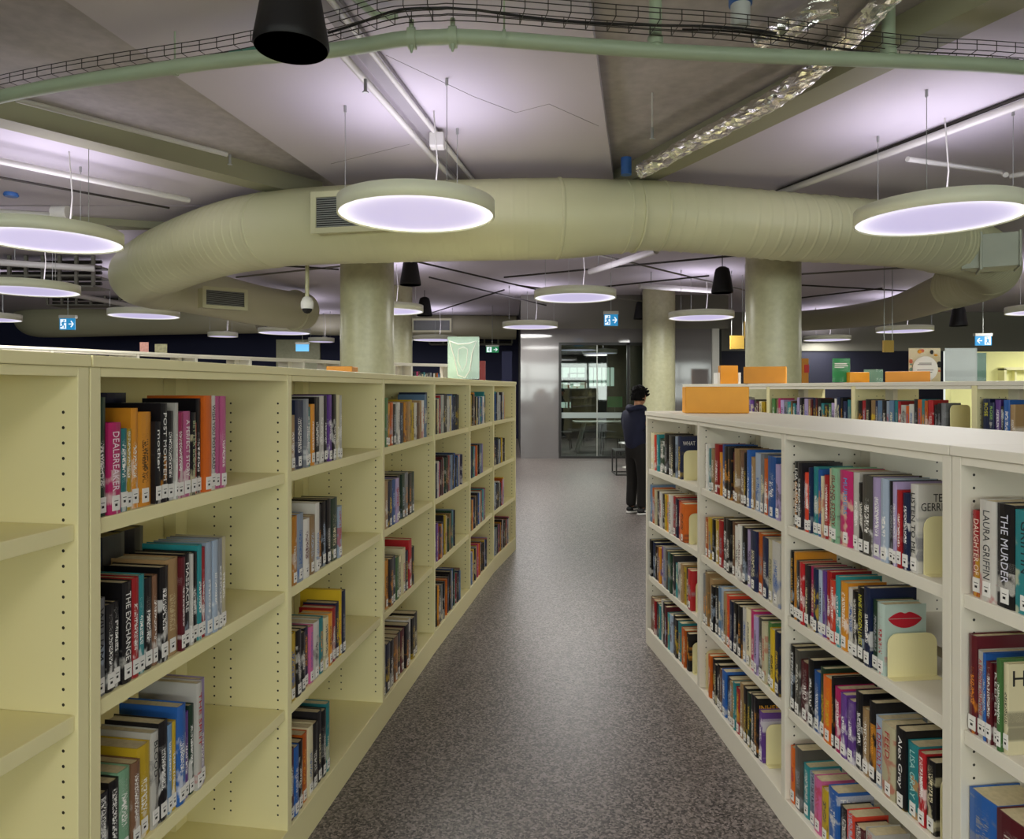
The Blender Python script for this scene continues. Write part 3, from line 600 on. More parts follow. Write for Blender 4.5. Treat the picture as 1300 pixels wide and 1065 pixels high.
run(LEFT, 0, 0, 'rear of top shelf, first bay', 0, 0, [T('b', 1.6, .30), T('k', 3, .305), T('u', 2, .30), T('n', 3, .27)], off=.224, rowlab=LR, t0=.1, t1=.4)
run(LEFT, 0, 1, 'rear of second shelf, first bay', 0, 0, [T('u', 1, .27), T('n', 4, .29), T('h', 2, .29), T('k', 2, .29)], off=.22, rowlab=LR, t0=.1, t1=.47)
B3 = 'second filled'
run(LEFT, 1, 0, wh(0, B3), 372, 433, [T('x', .9, .19), T('n', 1.8, .24), T('g', .6, .245), T('t', 1, .215), T('a', 1, .225), T('k', 1.3, .25), T('w', 1.2, .255), T('d', .8, .255), T('v', .9, .258), T('k', 1, .26), T('c', .8, .258), T('w', .6, .255)], rowlab=LR)
run(LEFT, 1, 1, wh(1, B3), 370, 434, ['a', ('l', 1.3), ('w', 1.3), ('x', 1.3), ('w', .9), 'k', 'k', 'k', ('f', 1.6), 'l'], h=.235, rowlab=LR)
run(LEFT, 1, 2, wh(2, B3), 368, 438, [('y', 1.2), 'k', 'k', ('n', 1), ('p', .9), ('w', 1.3), ('t', 1), ('c', 1.1), ('a', 1), 'r', 'n', ('y', .5), 'n'], h=.235, rowlab=LR)
run(LEFT, 1, 3, wh(3, B3), 367, 420, ['z', 'b', 'k', ('o', 1.2), ('c', 1.2), ('k', 1.4), 'd', 'k', ('t', 1)], h=.245, rowlab=LR)
B4 = 'third filled'
run(LEFT, 2, 0, wh(0, B4), 489, 544, ['e', 'a', 'o', 'k', 'w', 'n', 'd', 'a', 'x', 'y', 'y', 'w', 'u', 'x', 'w', 's', 'n'], h=.235, rowlab=LR)
run(LEFT, 2, 1, wh(1, B4), 488, 526, ['x', 'n', 'b', 'i', 'k', 'f', 'g', 'k', 'f'], h=.225, rowlab=LR)
run(LEFT, 2, 2, wh(2, B4), 486, 526, ['t', 'a', 'd', 'n', 'e', 'c', 'c', 'n', 'r', 'k'], h=.235, rowlab=LR)
run(LEFT, 2, 3, wh(3, B4), 484, 531, ['k', 'n', 'k', 'u', 'k', 'z', 'k', 'w', 'k', 'k'], h=.235, rowlab=LR)
for bay, (x0, ends), nm in ((3, (554, (583, 588, 578, 585)), 'fourth filled'), (4, (599, (617, 613, 616, 619)), 'fifth filled'), (5, (629, (641, 641, 641, 647)), 'farthest')):
    for s in range(4): run(LEFT, bay, s, wh(s, nm), x0-s*.5, ends[s], h=.235, rowlab=LR, mixs=(MIX if s else 'tkrnwbacywd'))
# low white row: first (farthest) to last bay
A1, A2, A3, A4 = 'far end', 'middle', 'wide near', 'nearest'
run(RIGHT, 0, 0, wh(0, A1), 826, 863, [T('c', 1.2, .225), T('q', .6, .215), T('t', .7, .22), T('f', 1.5, .20), ('k', 1, .235), ('h', .9, .23), ('k', .9, .23), ('l', .6, .23), T('n', .9, .235, None, None, 'WHAT')], rowlab=RR)
run(RIGHT, 0, 1, wh(1, A1), 825, 870, ['s', 'o', 'c', 'd', 'w', 'd', 'y', 'a', ('w', 1.3), ('r', 1.2), 'n', 'r', ('o', 1.8)], h=.225, rowlab=RR)
run(RIGHT, 0, 2, wh(2, A1), 825, 878, ['k', 'n', 'k', 'z', 'a', 'v', 'g', 'h', 't', 'f', 'd', 't', 'w', 'x', 'y', 'k', ('r', 1.3)], h=.225, rowlab=RR)
run(RIGHT, 0, 3, wh(3, A1), 825, 874, ['u', 'u', 'r', 'k', 't', 'w', 'k', 'z', 't', 'l', 'k', 'd', ('t', 1.3), 'o', 'o', 'k'], h=.225, rowlab=RR)
run(RIGHT, 1, 0, wh(0, A2), 895, 990, [T('w', .7, .225), ('t', 1, .205), ('x', 1, .21), T('r', 1.2, .235), ('a', .7, .2), T('b', 1, .24), ('k', .9, .235), ('k', .9, .235), ('z', .7, .215), ('x', 1, .235), ('u', 1.1, .23), ('k', .6, .225), T('b', .8, .24), ('x', .7, .215), ('l', 1.2, .235), ('g', .7, .235), T('o', .9, .22), T('b', 1.5, .235), ('i', .8, .21)], rowlab=RR)
run(RIGHT, 1, 1, wh(1, A2), 894, 990, [('o', 1, .19), ('y', .9, .2), ('k', .8, .2), T('y', 1.1, .205), ('r', 1.1, .215), T('k', 1, .235), ('k', 1, .24), ('u', .7, .235), ('w', 1, .225), ('w', .8, .24), ('k', .9, .24), ('i', .9, .235), ('n', 1.2, .245), ('o', 1, .245), ('n', 1, .24), ('c', .9, .24), T('w', 1.3, .245, None, None, 'FICTION')], rowlab=RR)
run(RIGHT, 1, 2, wh(2, A2), 892, 989, ['g', 'x', 'x', 'k', 'k', 's', 'l', 'x', ('q', .9), 'n', 'k', 'k', ('w', 1.1), ('c', 1.2), 'm', 'i', 'h', ('c', 1), ('e', .8), 'y', 'n'], h=.235, rowlab=RR)
run(RIGHT, 1, 3, wh(3, A2), 899, 966, ['o', 'k', 'k', 'k', 'u', ('b', 1.3), ('n', 1.4), 'x', ('t', .8), 'r', ('x', 1), 'k', 'f', 'd', T('k', 1, .24, None, None, 'INHERIT'), T('v', 1, .2)], h=.22, rowlab=RR)
run(RIGHT, 2, 0, wh(0, A3), 1006, 1163, [T('k', 1.4, .235, 'LISA GARDNER'), T('d', 1, .235), ('z', .5, .2), T('q', 1.2, .205), ('n', .5, .225), ('t', 1.2, .23), ('b', .9, .225), ('c', .4, .205), T('r', 1.1, .21), ('c', .8, .235), T('j', 1.3, .24, 'ISLAND STORY', '#8a1c1c'), T('m', 2.5, .238, 'MURDERS', '#4f9fd0'), T('w', 1.2, .238), ('k', 1.0, .21), T('h', 1.7, .238), T('i', 1.5, .236), T('l', 1.2, .238), ('k', .8, .235), T('i', .6, .235), T('r', .7, .215), T('n', .9, .21), T('w', 1.1, .238, 'LISTEN TO ME', '#151515', 'TESS\nGERRITSEN')], rowlab=RR)
run(RIGHT, 2, 1, wh(1, A3), 1000, 1122, [T('k', 1, .24, 'THE QUARRY GIRLS', '#d9a53c'), ('a', .6, .24), ('d', 1, .215), T('r', 1, .215), ('d', .9, .215), ('m', .9, .215), ('n', .8, .215), ('l', .9, .215), ('v', .8, .22), T('r', 1, .225), T('q', 1.1, .205), T('t', .9, .225), T('a', 1.3, .215), ('w', 1, .205), ('k', 1, .205), T('k', 1.2, .225, 'NINE HIDDEN LIVES', '#d6cf46'), T('n', 1.1, .235), ('f', .9, .205), T('P', 1.2, .205, None, '#b3242a', 'LIPS')], rowlab=RR)
run(RIGHT, 2, 2, wh(2, A3), 1003, 1184, [T('k', 1, .235, 'STEPHEN', '#e8e8e8'), ('h', .9, .232), T('z', 1.6, .205), T('k', 1, .232), T('b', 1.1, .205), ('f', .8, .23), T('o', 1.5, .215, None, '#d9b52b'), ('k', .4, .23), T('m', 1, .205), T('v', .9, .2), T('v', 1.0, .195), T('k', 1.1, .235), T('x', .9, .2), T('k', .9, .235, None, None, 'ANDREA GRAY'), T('l', 1.1, .205, 'A DEADLY', '#b3242a'), T('c', 1.7, .205, 'FEED', '#b3242a'), T('k', 1.2, .22, 'Alex Gray'), T('t', 1.3, .2, 'LISA GRAY', '#a9d6d0'), T('r', .8, .195), ('k', 1, .19)], rowlab=RR)
run(RIGHT, 2, 3, wh(3, A3), 998, 1196, [('o', .7, .2), ('h', 1.1, .22), ('t', .9), ('l', .9), ('p', 1), ('y', .9), T('b', 1.2, .2, None, None, 'The'), ('k', 1), ('q', 1), ('z', 1), ('w', 1), ('k', 1), ('n', 1), ('t', 1), ('k', 1), ('r', 1), ('x', 1)], h=.2, rowlab=RR)
run(RIGHT0, 0, 0, wh(0, A4), 1231, 1420, [T('r', 1, .205, 'DAUGHTER OF', '#f0d9c8'), T('w', 1.6, .235, 'LAURA GRIFFIN', '#4a4a4a'), T('k', 1.6, .235, 'THE MURDER', '#d8d8e4'), T('t', 1.9, .228, 'GRIFFIN', '#1b2b33'), ('u', .8, .195), T('k', 1.2, .225, 'MARTHA GRIMES', '#d8d8d8'), ('k', 1, .22), ('n', 1, .22), ('r', 1, .22), ('w', 1, .22)], rowlab=RR)
run(RIGHT0, 0, 1, wh(1, A4), 1221, 1279, [T('z', 1.5, .235, None, '#e08a2a', None), T('w', 1.2, .205, 'A BLOODY VALENTINE', '#b3242a'), ('b', .6, .205), T('z', 1, .19), T('z', 1, .19, 'KEEPER'), T('e', .8, .21), T('c', .9, .205, None, '#222222', 'H')], rowlab=RR)
run(RIGHT0, 0, 2, wh(2, A4), 1221, 1400, [('b', 2, .2), ('z', 2, .2), ('k', 1), ('n', 1), ('r', 1), ('w', 1)], rowlab=RR)
run(RIGHT0, 0, 3, wh(3, A4), 1221, 1400, rowlab=RR)
# row behind
BR = 'white row behind'
run(BACK, 0, 0, wh(0, 'first'), 900, 971, h=.215, rowlab=BR); run(BACK, 1, 0, wh(0, 'second'), 980, 1079, h=.215, rowlab=BR, mixs='kdnwgltrmevuixizkh')
run(BACK, 2, 0, wh(0, 'third'), 1090, 1200, h=.225, rowlab=BR, mixs='kdnwwgltsrqovuixkk'); run(BACK, 3, 0, wh(0, 'fourth'), 1247, 1288, [T('n', 2, .24, 'ROSE', '#d9d22b'), T('n', 1.5, .22, 'ROSE', '#9fd06a'), T('v', 1.6, .235), T('k', .8, .2), T('b', 1.8, .235), T('x', 1.4, .21)], rowlab=BR)
for bb in range(4): run(BACK, bb, 1, wh(1, 'hidden'), 0, 0, rowlab=BR, t0=.04, t1=.6) if bb == 9 else None
for bay, x0, x1 in ((6, 445, 470), (8, 526, 566)): run(FARL, bay, 0, '', 0, 0, h=.2, rowlab='far', t0=.05, t1=.5)

def book_mesh(mb, bk, mw=None):
    """cover: three boards with a softly rounded spine; returns the per-vertex local coordinates"""
    wd, d, h = bk['w'], bk['d'], bk['h']; t = min(.0022, wd*.2); bulge = min(.004, wd*.14)
    out = [(0, d), (0, bulge), (wd*.2, bulge*.35), (wd*.5, 0), (wd*.8, bulge*.35), (wd, bulge), (wd, d), (wd-t, d), (wd-t, bulge+t), (wd*.5, t+.0015), (t, bulge+t), (t, d)]
    out = out[::-1]
    n0 = len(mb.v); n = len(out)
    vs = [Vector((x, y, z)) for z in (0, h) for x, y in out]
    quads = [(i, (i+1) % n, n+(i+1) % n, n+i) for i in range(n)]
    caps = []
    m_ = n                                            # cap the U with quads
    idx = {i: n-1-i for i in range(n)}                # index of the original order
    pr_ = [((0, 1, 10, 11)), ((1, 2, 9, 10)), ((2, 3, 9, 9)), ((3, 4, 9, 9)), ((4, 5, 8, 9)), ((5, 6, 7, 8))]
    for a in pr_:
        f = []
        for i in a:
            if idx[i] not in f: f.append(idx[i])
        caps.append(tuple(f[::1])); caps.append(tuple(i+n for i in f[::-1]))
    mb.add([mw @ v for v in vs] if mw else vs, quads+caps, 0)
    return [(v.x/wd, v.z) for v in vs]
def page_mesh(mb, bk, mw=None, mi=0):
    wd, d, h = bk['w'], bk['d'], bk['h']; t = min(.0022, wd*.2)+.0004; mb.box(t, wd-t, .0065, d-.004, .002, h-.003, mi, mw)
def hexl(c): return lin(PAL[c])
def colours(bk):
    b_ = hexl(bk['col']); j = R.uniform(.6, 1.08); b_ = tuple(min(1, x*j) for x in b_)
    lum = sum(b_)/3; ac = hexl(R.choice('wcwlyag' if lum < .25 else 'kkndzbr'))
    if bk['ink'] and not bk['title']: ac = lin(bk['ink'])
    return b_, ac
def attrs(me, cuv, base, acc, seed, tw):
    for nm, ty in (('base', 'FLOAT_COLOR'), ('accent', 'FLOAT_COLOR'), ('cuv', 'FLOAT_VECTOR'), ('tw', 'FLOAT')): me.attributes.new(nm, ty, 'POINT')
    n = len(me.vertices); a, a2, a3, a4 = 'base', 'accent', 'cuv', 'tw'
    B, A_, U, W = [], [], [], []
    for i in range(n):
        B += [*base[i], 1]; A_ += [*acc[i], 1]; U += [cuv[i][0], cuv[i][1], seed[i]]; W.append(tw[i])
    at_ = me.attributes; at_[a].data.foreach_set('color', B); at_[a2].data.foreach_set('color', A_); at_[a3].data.foreach_set('vector', U); at_[a4].data.foreach_set('value', W)
for bk in BOOKS:
    fr = bk['case'].frame(bk['bay']); p = fr @ Vector((bk['x']+bk['w']/2, bk['y'], bk['z'])); q = fr @ Vector((bk['x'], bk['y'], bk['z'])); r_ = fr @ Vector((bk['x']+bk['w'], bk['y'], bk['z']))
    bk['M'] = fr @ Matrix.Translation((bk['x'], bk['y'], bk['z']+.0004)); D = max(.3, p.y)
    x0, x1 = q.x/q.y*F+650, r_.x/r_.y*F+650; ytop = HY-(bk['z']+bk['h']-EYE)*F/D; yb = HY-(bk['z']-EYE)*F/D
    vis = max(0, min(1065, yb)-ytop)*max(0, min(1300, x1)-max(0, x0)); bk['area'] = vis*(.35 if bk['y'] > .2 else 1)*(.4 if bk['row'] == 'far' else .75 if bk['row'] == BR else 1)
ORD = ['first', 'second', 'third', 'fourth', 'fifth', 'sixth', 'seventh', 'eighth', 'ninth', 'tenth', 'eleventh', 'twelfth', 'thirteenth', 'fourteenth', 'fifteenth', 'sixteenth', 'seventeenth', 'eighteenth', 'nineteenth', 'twentieth', 'twenty-first', 'twenty-second', 'twenty-third', 'twenty-fourth', 'twenty-fifth']
BOOKS = [b_ for b_ in BOOKS if b_['area'] > 0 or b_['row'] == 'far']
BOOKS.sort(key=lambda b_: -b_['area'])
def nth(bk):
    k, n = bk['k'], bk['n']
    if k == n-1: return 'last'
    if k == 0: return 'first'
    return ORD[k]
NIND = 312
mass = MB(); mc = [[], [], [], [], []]
mpage = MB()
for i, bk in enumerate(BOOKS):
    base, acc = colours(bk); seed = R.random()
    if i < NIND:
        mb = MB(); cu = book_mesh(mb, bk); me = mb.mesh('book', 'cover'); n = len(mb.v)
        attrs(me, cu, [base]*n, [acc]*n, [seed]*n, [0. if bk['title'] else 1.]*n)
        o = bpy.data.objects.new('book', me); COL.objects.link(o); o.matrix_basis = bk['M']
        thick = 'thin ' if bk['w'] < .017 else 'thick ' if bk['w'] > .036 else ''
        tag(o, f"{thick}{NAMES[bk['col']]} book, {nth(bk)} along the {bk['where']}, {bk['row']}", 'book', 'library books')
        q = MB(); page_mesh(q, bk); q.build('page_block', 'page', o)
        wd, h, d = bk['w'], bk['h'], bk['d']
        if bk['y'] < .2:
            lw_ = min(wd*.86, .022); z0 = .006+R.uniform(0, .006); q = MB(); yb = -.0007
            q.box(wd/2-lw_/2, wd/2+lw_/2, yb, .0012, z0, z0+.034, 0)
            q.box(wd/2-lw_*.28, wd/2+lw_*.28, yb-.0003, yb, z0+.021, z0+.0225, 1); q.box(wd/2-lw_*.18, wd/2+lw_*.16, yb-.0003, yb, z0+.010, z0+.0155, 1)
            q.build('spine_label', ['sticker', 'ink'], o)
            if bk['title']:
                ln = min(h*.68, h*.9-.052, .0135*len(bk['title'])+.02); hb_ = min(wd*.5, .02)
                text_obj('spine_title', bk['title'], ln, hb_, inkmat(bk['ink']), Matrix.Translation((wd/2, -.0003, h*.90-ln/2)) @ SPINE_ROT, o)
            fc = bk['face']
            if fc == 'LIPS':
                q = MB(); cz, cy = h*.80, d*.5
                for sgn in (1, -1):
                    ps = []
                    for k in range(25):
                        u = k/24*2-1; top_ = (.020*(1-u*u)-.006*math.exp(-(u*6)**2)) if sgn > 0 else .026*(1-u*u)**.8
                        ps.append((u*.052, top_))
                    vs = [Vector((wd+.0003, cy+a_, cz+sgn*.0008)) for a_, _ in ps]+[Vector((wd+.0003, cy+a_, cz+sgn*(.0008+b2))) for a_, b2 in ps]
                    vs += [v+Vector((.0008, 0, 0)) for v in vs]; k = 25
                    for j in range(24):
                        q.add([vs[j], vs[j+1], vs[k+j+1], vs[k+j], vs[2*k+j], vs[2*k+j+1], vs[3*k+j+1], vs[3*k+j]], [(4,5,6,7), (0,1,5,4), (2,3,7,6)])
                q.build('cover_picture', inkmat('#b5122a'), o)['label'] = 'pair of red lips printed on the cover'
            elif fc:
                ln = {'TESS\nGERRITSEN': .118, 'FICTION': .12, 'WHAT': .07, 'H': .03, 'INHERIT': .11, 'ANDREA GRAY': .12, 'The': .05}[fc]
                hh = {'TESS\nGERRITSEN': .046, 'H': .035}.get(fc, .022)
                inkc = '#151515' if bk['col'] in 'wc' else '#e0a02a' if fc == 'INHERIT' else '#e8e6e0'
                text_obj('cover_title', fc, ln, hh, inkmat(inkc), Matrix.Translation((wd+.0002, .012+ln/2, h*(.80 if len(fc) > 8 else .84))) @ SIDE_ROT, o)
    else:
        cu = book_mesh(mass, bk, bk['M']); n = len(cu)
        for L_, v in zip(mc, (cu, [base]*n, [acc]*n, [seed]*n, [1.]*n)): L_ += v
        page_mesh(mpage, bk, bk['M'])
if mass.v:
    n0 = len(mass.v); mass.add([Vector(v) for v in mpage.v], mpage.f, 1); n1 = len(mass.v)-n0
    me = mass.mesh('books', ['cover', 'page'])
    attrs(me, mc[0]+[(0, 0)]*n1, mc[1]+[(.5, .5, .5)]*n1, mc[2]+[(.5, .5, .5)]*n1, mc[3]+[0]*n1, mc[4]+[0]*n1)
    o = bpy.data.objects.new('books', me); COL.objects.link(o); tag(o, 'remaining small looking books in the far bays and the row behind', 'books', kind='stuff')

# ------------------------------------------------------------------ bookends
def bookend(case, bay, shelf, px, label, wd=.125, ht=.16, y0=.03, t=None, pal='cream'):
    z = ([*case.sh, case.base])[shelf]; x = (case.solve(bay, px, .014) if t is None else t)+.004
    pts = [(y0, 0)]+[(y0, ht-.03)]+[(y0+.03-.03*math.cos(a), ht-.03+.03*math.sin(a)) for a in (math.pi/8*k for k in range(1, 5))]+[(y0+wd-.03+.03*math.sin(a), ht-.03+.03*math.cos(a)) for a in (math.pi/8*k for k in range(0, 5))]+[(y0+wd, 0)]
    fr = case.frame(bay) @ Matrix.Translation((x, 0, z+.0005)); q = MB(); n = len(pts)
    vs = [Vector((dx, a, c)) for dx in (0, .003) for a, c in pts]; q.add(vs, [tuple(range(n))[::-1], tuple(range(n, 2*n))]+[(i, (i+1) % n, n+(i+1) % n, n+i) for i in range(n)])
    q.box(.003, .03, y0, y0+wd, 0, .0015)
    o = q.build('bookend', pal, mw=fr); return tag(o, label, 'bookend', 'steel bookends')
bookend(LEFT, 0, 2, 262, 'cream steel bookend on the third shelf of the nearest filled bay, tall row', pal='cream')
bookend(LEFT, 1, 1, 435.5, 'cream steel bookend on the second shelf of the second filled bay', pal='cream')
bookend(LEFT, 2, 1, 527.5, 'cream steel bookend on the second shelf of the third filled bay', pal='cream')
bookend(RIGHT, 0, 0, 864, 'pale steel bookend in front of a navy cover at the far end'); bookend(RIGHT, 0, 1, 870.5, 'pale steel bookend by orange books on the second shelf, far end bay'); bookend(RIGHT, 0, 2, 879, 'pale steel bookend by a red book on the third shelf, far end bay'); bookend(RIGHT, 0, 3, 875, 'pale steel bookend on the bottom shelf of the far end bay')
bookend(RIGHT, 1, 3, 967, 'pale steel bookend on the bottom shelf of the middle bay'); bookend(RIGHT, 2, 0, 1164, 'pale steel bookend against a white book cover, top shelf of the wide near bay', .135, .155)
bookend(RIGHT, 2, 1, 1123, 'pale steel bookend below the red lips cover', .15, .125, .02); bookend(RIGHT, 2, 2, 1185, 'pale steel bookend half hidden on the third shelf of the wide near bay')
bookend(BACK, 2, 0, 1203, 'pale steel bookend on the white row behind', .18, .2)
bookend(RIGHT, 1, 3, 0, 'cream steel bookend at the far end of the middle bay bottom shelf', .14, .19, .03, t=.02)

# ------------------------------------------------------------------ things on top of the rows
def block(x0, x1, y1, y0, D, label, mat='orange', dp=.12, name='sign_block', rz=0, bevel=.004, zb=None, facep=None, cat='sign block'):
    a, c = at(x0, y0, D), at(x1, y1, D); wd = c.x-a.x; zb = a.z if zb is None else zb; q = MB(); q.box(-wd/2, wd/2, 0, dp, 0, c.z-zb)
    return tag(q.build(name, mat, None, ((a.x+c.x)/2, D, zb+.0005), rz, bevel), label, cat)
block(871, 950, 491, 524, 4.05, 'big amber wooden block sign on the far end of the low row', 'orange', .14, rz=math.radians(-6), zb=RT)
block(915, 937, 464, 486, 6.1, 'square orange block sign standing between two white bookends', 'orange_dark', .08, zb=1.645)
for px, lb in ((912.5, 'white bookend at one side of the square orange block'), (939, 'white bookend at the column side of the square orange block')):
    block(px-1.6, px+1.6, 473, 486, 6.12, lb, 'paper', .12, 'bookend', zb=1.645, bevel=0, cat='bookend')
t = block(945, 996, 465.5, 485, 5.65, 'long orange block sign before the thick column', 'orange_dark', .1, rz=math.radians(-25), zb=1.645)
block(1079, 1104, 472.5, 484, 5.0, 'short orange block sign beside the green sign', 'orange', .08, zb=1.645)
t = block(1127, 1177, 471.5, 484, 4.72, 'long amber block sign in front of the round patterned poster', 'orange_dark', .09, rz=math.radians(-30), zb=1.645)
M['poster_green'] = pm('green card', '#1f8f4a', .5, var=.03); M['sage'] = pm('sage green card', '#6f9082', .5, var=.1); M['peach'] = pm('peach printed card', '#e3c9a0', .5, var=.1); M['coral'] = pm('coral print', '#cf6a4a', .5)
def card(x0, x1, y1, y0, D, mat, label, zb=None, name='sign_card', cat='sign', rz=0, stand=True):
    a, c = at(x0, y0, D), at(x1, y1, D); wd = c.x-a.x; zb = a.z if zb is None else zb; ht = c.z-zb
    t = thing(name, label, cat, ((a.x+c.x)/2, D, zb+.0006), rz); q = MB(); q.box(-wd/2, wd/2, 0, .004, .004, ht); q.build('card', mat, t)
    if stand: q = MB(); q.box(-wd/2-.002, wd/2+.002, -.004, -.001, 0, ht); q.box(-wd/2, wd/2, -.004, .07, 0, .003); q.build('acrylic_holder', 'acrylic', t)
    return t, wd, ht
def words(par, body, x, z, ln, hh, col, y=-.0052): return text_obj('lettering', body, ln, hh, inkmat(col), Matrix.Translation((x, y, z)) @ FRONT_ROT, par)
def dashes(par, rows, mat, y=-.0056, name='print_line'):
    q = MB()
    for x0, x1, z, h in rows: q.box(x0, x1, y, y+.0008, z-h/2, z+h/2)
    return q.build(name, mat, par)
t, wd, ht = card(1057, 1079, 455, 484.5, 5.05, 'poster_green', 'bright green upright sign card on the white row behind', 1.645)
dashes(t, [(-wd*.4, wd*.3, ht*.78, .008), (-wd*.4, wd*.36, ht*.7, .006), (-wd*.4, wd*.15, ht*.63, .006)], 'paper')
t, wd, ht = card(1097, 1121, 469, 484, 5.3, 'sage', 'low sage green sign card behind the short orange block', 1.645)
t, wd, ht = card(1154, 1194, 442, 484, 4.85, 'peach', 'peach poster with a white circle and little food drawings', 1.645)
q = MB(); q.lathe([(wd*.40, 0), (wd*.40, .0006)], 40); o = q.build('circle', 'paper', t); o.matrix_basis = Matrix.Translation((0, -.0056, ht*.40)) @ Matrix.Rotation(math.pi/2, 4, 'X')
dashes(t, [(-wd*.2, wd*.2, ht*.56, .004), (-wd*.24, wd*.2, ht*.52, .004), (-wd*.26, wd*.26, ht*.36, .004), (-wd*.2, wd*.22, ht*.30, .004)], 'ink', -.0064)
for k in range(16):
    a = R.uniform(-.3, 3.5); q = MB(); q.sphere((0, 0, 0), .012*R.uniform(.7, 1.5), 8, 0, (1, .1, R.uniform(.6, 1.4))); q.build('food_drawing', R.choice(['coral', 'sage', 'ink', 'orange']), t, (max(-wd*.45, min(wd*.45, wd*.48*math.cos(a))), -.0056, min(ht*.95, ht*.45+ht*.48*math.sin(a))))
t, wd, ht = card(1240, 1252, 448, 484, 4.6, 'sage', 'narrow sage green card beside the frosted sign holder', 1.645)
M['frostpaper'] = pm('milky paper in sleeve', '#c9c6c8', .25, var=.12, scale=9)
t, wd, ht = card(1200, 1240.5, 442, 484.5, 4.45, 'frostpaper', 'milky white sign holder with faded print on the white row behind', 1.645)
# clear crumpled sleeve holder on the tall row
M['sleeve'] = pm('crinkled clear sleeve', '#bcd0c4', .12, var=.2, scale=8, bump=.5, bscale=9)
t, wd, ht = card(568.5, 608.5, 427.5, 480, 5.25, 'sleeve', 'clear sign holder with crinkled plastic sleeve on the tall cream row', LT)
q = MB(); fr = [(-.5, .9), (-.2, .82), (.2, .84), (.45, .9), (.3, .6), (.22, .2), (.05, .04), (-.2, .1), (-.32, .5), (-.5, .9)]
q.tube([Vector((x*wd*.9, -.006, z*ht)) for x, z in fr], .004, 6); q.tube([Vector((x*wd*.9, -.006, z*ht)) for x, z in [(-.18, .7), (0, .76), (.15, .7), (.1, .35), (-.05, .2), (-.2, .45), (-.18, .7)]], .003, 6); q.build('painted_glint', 'paper', t)  # white lines painted in for the bright reflections on the crumpled plastic
# two little picture cards on the taller row
M['floral'] = pm('red floral print', '#94695f', .5, var=.6, scale=40); M['photo'] = pm('dark olive print', '#6d6a4c', .5, var=.9, scale=30)
t, wd, ht = card(178, 189, 436, 450, 7.9, 'floral', 'little floral picture card on the row behind', None, 'picture_card', 'card', stand=False)
t.location.z = 2.0005; t.location.x = at(183, 450, 7.9).x
t, wd, ht = card(196.5, 212, 439, 451, 7.95, 'photo', 'little dark picture card next to the floral one', None, 'picture_card', 'card', stand=False); t.location.z = 2.0005
block(414, 447, 465, 470, 3.05, 'flat orange wooden block lying on the tall cream row', 'orange_dark', .12, zb=LT)

# ------------------------------------------------------------------ exit signs and hanging signs
M['exit_blue'] = em('lit blue sign face', '#1f86bd', .7); M['exit_green'] = em('lit green sign face', '#1c8a55', .5); M['exit_white'] = em('lit white pictogram', '#eef8ff', .75); M['exit_pale'] = em('lit pale blue sign face', '#66b8ec', .7)
def exit_sign(x0, x1, y1, y0, D, label, arrow=1, face='exit_blue', picto=True):
    a, c = at(x0, y0, D), at(x1, y1, D); wd = c.x-a.x; ht = c.z-a.z; t = thing('exit_sign', label, 'exit sign', ((a.x+c.x)/2, D, a.z))
    q = MB(); q.box(-wd/2-.01, wd/2+.01, -.01, .06, ht, ht*1.28); q.build('housing', 'pale_pipe', t); q = MB(); q.box(-wd/2, wd/2, 0, .02, 0, ht); q.build('sign_face', face, t)
    q = MB(); q.tube([(0, .02, ht*1.25), (0, .02, ZP-a.z)], .008, 6); q.build('hanger', 'steel', t)
    if not picto: return
    q = MB(); y = -.003; s = -arrow; S = ht
    # running man in a doorway on a white field
    cx = s*wd*.25; q.box(cx-wd*.19, cx+wd*.19, y, -.0005, ht*.08, ht*.92); q.build('doorway', 'exit_white', t)
    q = MB(); y = -.006
    P_ = lambda u, v: Vector((cx+u*S, y, v*S))
    q.sphere(P_(.08*arrow, .80), S*.07, 10, 0, (1, .2, 1))
    for seg, r in (([(.06, .7), (-.02, .45)], .075), ([(-.02, .45), (.12, .33), (.1, .14)], .05), ([(-.02, .45), (-.1, .3), (-.22, .26)], .05), ([(.06, .68), (.2, .58), (.26, .66)], .035), ([(.05, .68), (-.1, .62), (-.14, .5)], .035)):
        q.tube([P_(u*arrow, v) for u, v in seg], r*S, 6)
    q.build('running_figure', face, t)
    q = MB(); ax = -s*wd*.25; y = -.003
    q.box(ax-wd*.15, ax+wd*.12, y, -.0005, ht*.46, ht*.54) if arrow > 0 else q.box(ax-wd*.12, ax+wd*.15, y, -.0005, ht*.46, ht*.54)
    for sg in (1, -1): q.tube([(ax+arrow*wd*.15, -.002, ht*.5), (ax+arrow*wd*.0, -.002, ht*(.5+sg*.26))], ht*.05, 6)
    q.build('arrow', 'exit_white', t)
exit_sign(75.5, 95, 404, 418.5, 12.5, 'blue lit exit sign with arrow in front of the far rounded duct')
exit_sign(767, 784.5, 399, 413.5, 13.2, 'blue lit exit sign with arrow in mid room above the study room glass')
exit_sign(1238.5, 1259, 426.5, 438.5, 12.8, 'blue lit exit sign with arrow pointing the other way, above the lime wall', -1)
exit_sign(375.5, 392, 437, 446, 18.5, 'pale blue glowing exit sign beside the olive wall panel', 1, 'exit_pale', False)
exit_sign(617, 633, 440, 447.5, 18.5, 'small green exit sign beyond the clear sleeve holder', 1, 'exit_green')
def hang(x0, x1, y1, y0, D, label, mat='orange', rz=0):
    a, c = at(x0, y0, D), at(x1, y1, D); wd = c.x-a.x; t = thing('hanging_sign', label, 'sign', ((a.x+c.x)/2, D, a.z), rz); q = MB(); q.box(-wd/2, wd/2, 0, .05, 0, c.z-a.z); q.build('board', mat, t, bevel=.004)
    for s in (-1, 1): q = MB(); q.tube([(s*wd*.4, .02, c.z-a.z), (s*wd*.4, .02, ZP-a.z)], .006, 6); q.build('hanger', 'steel', t)
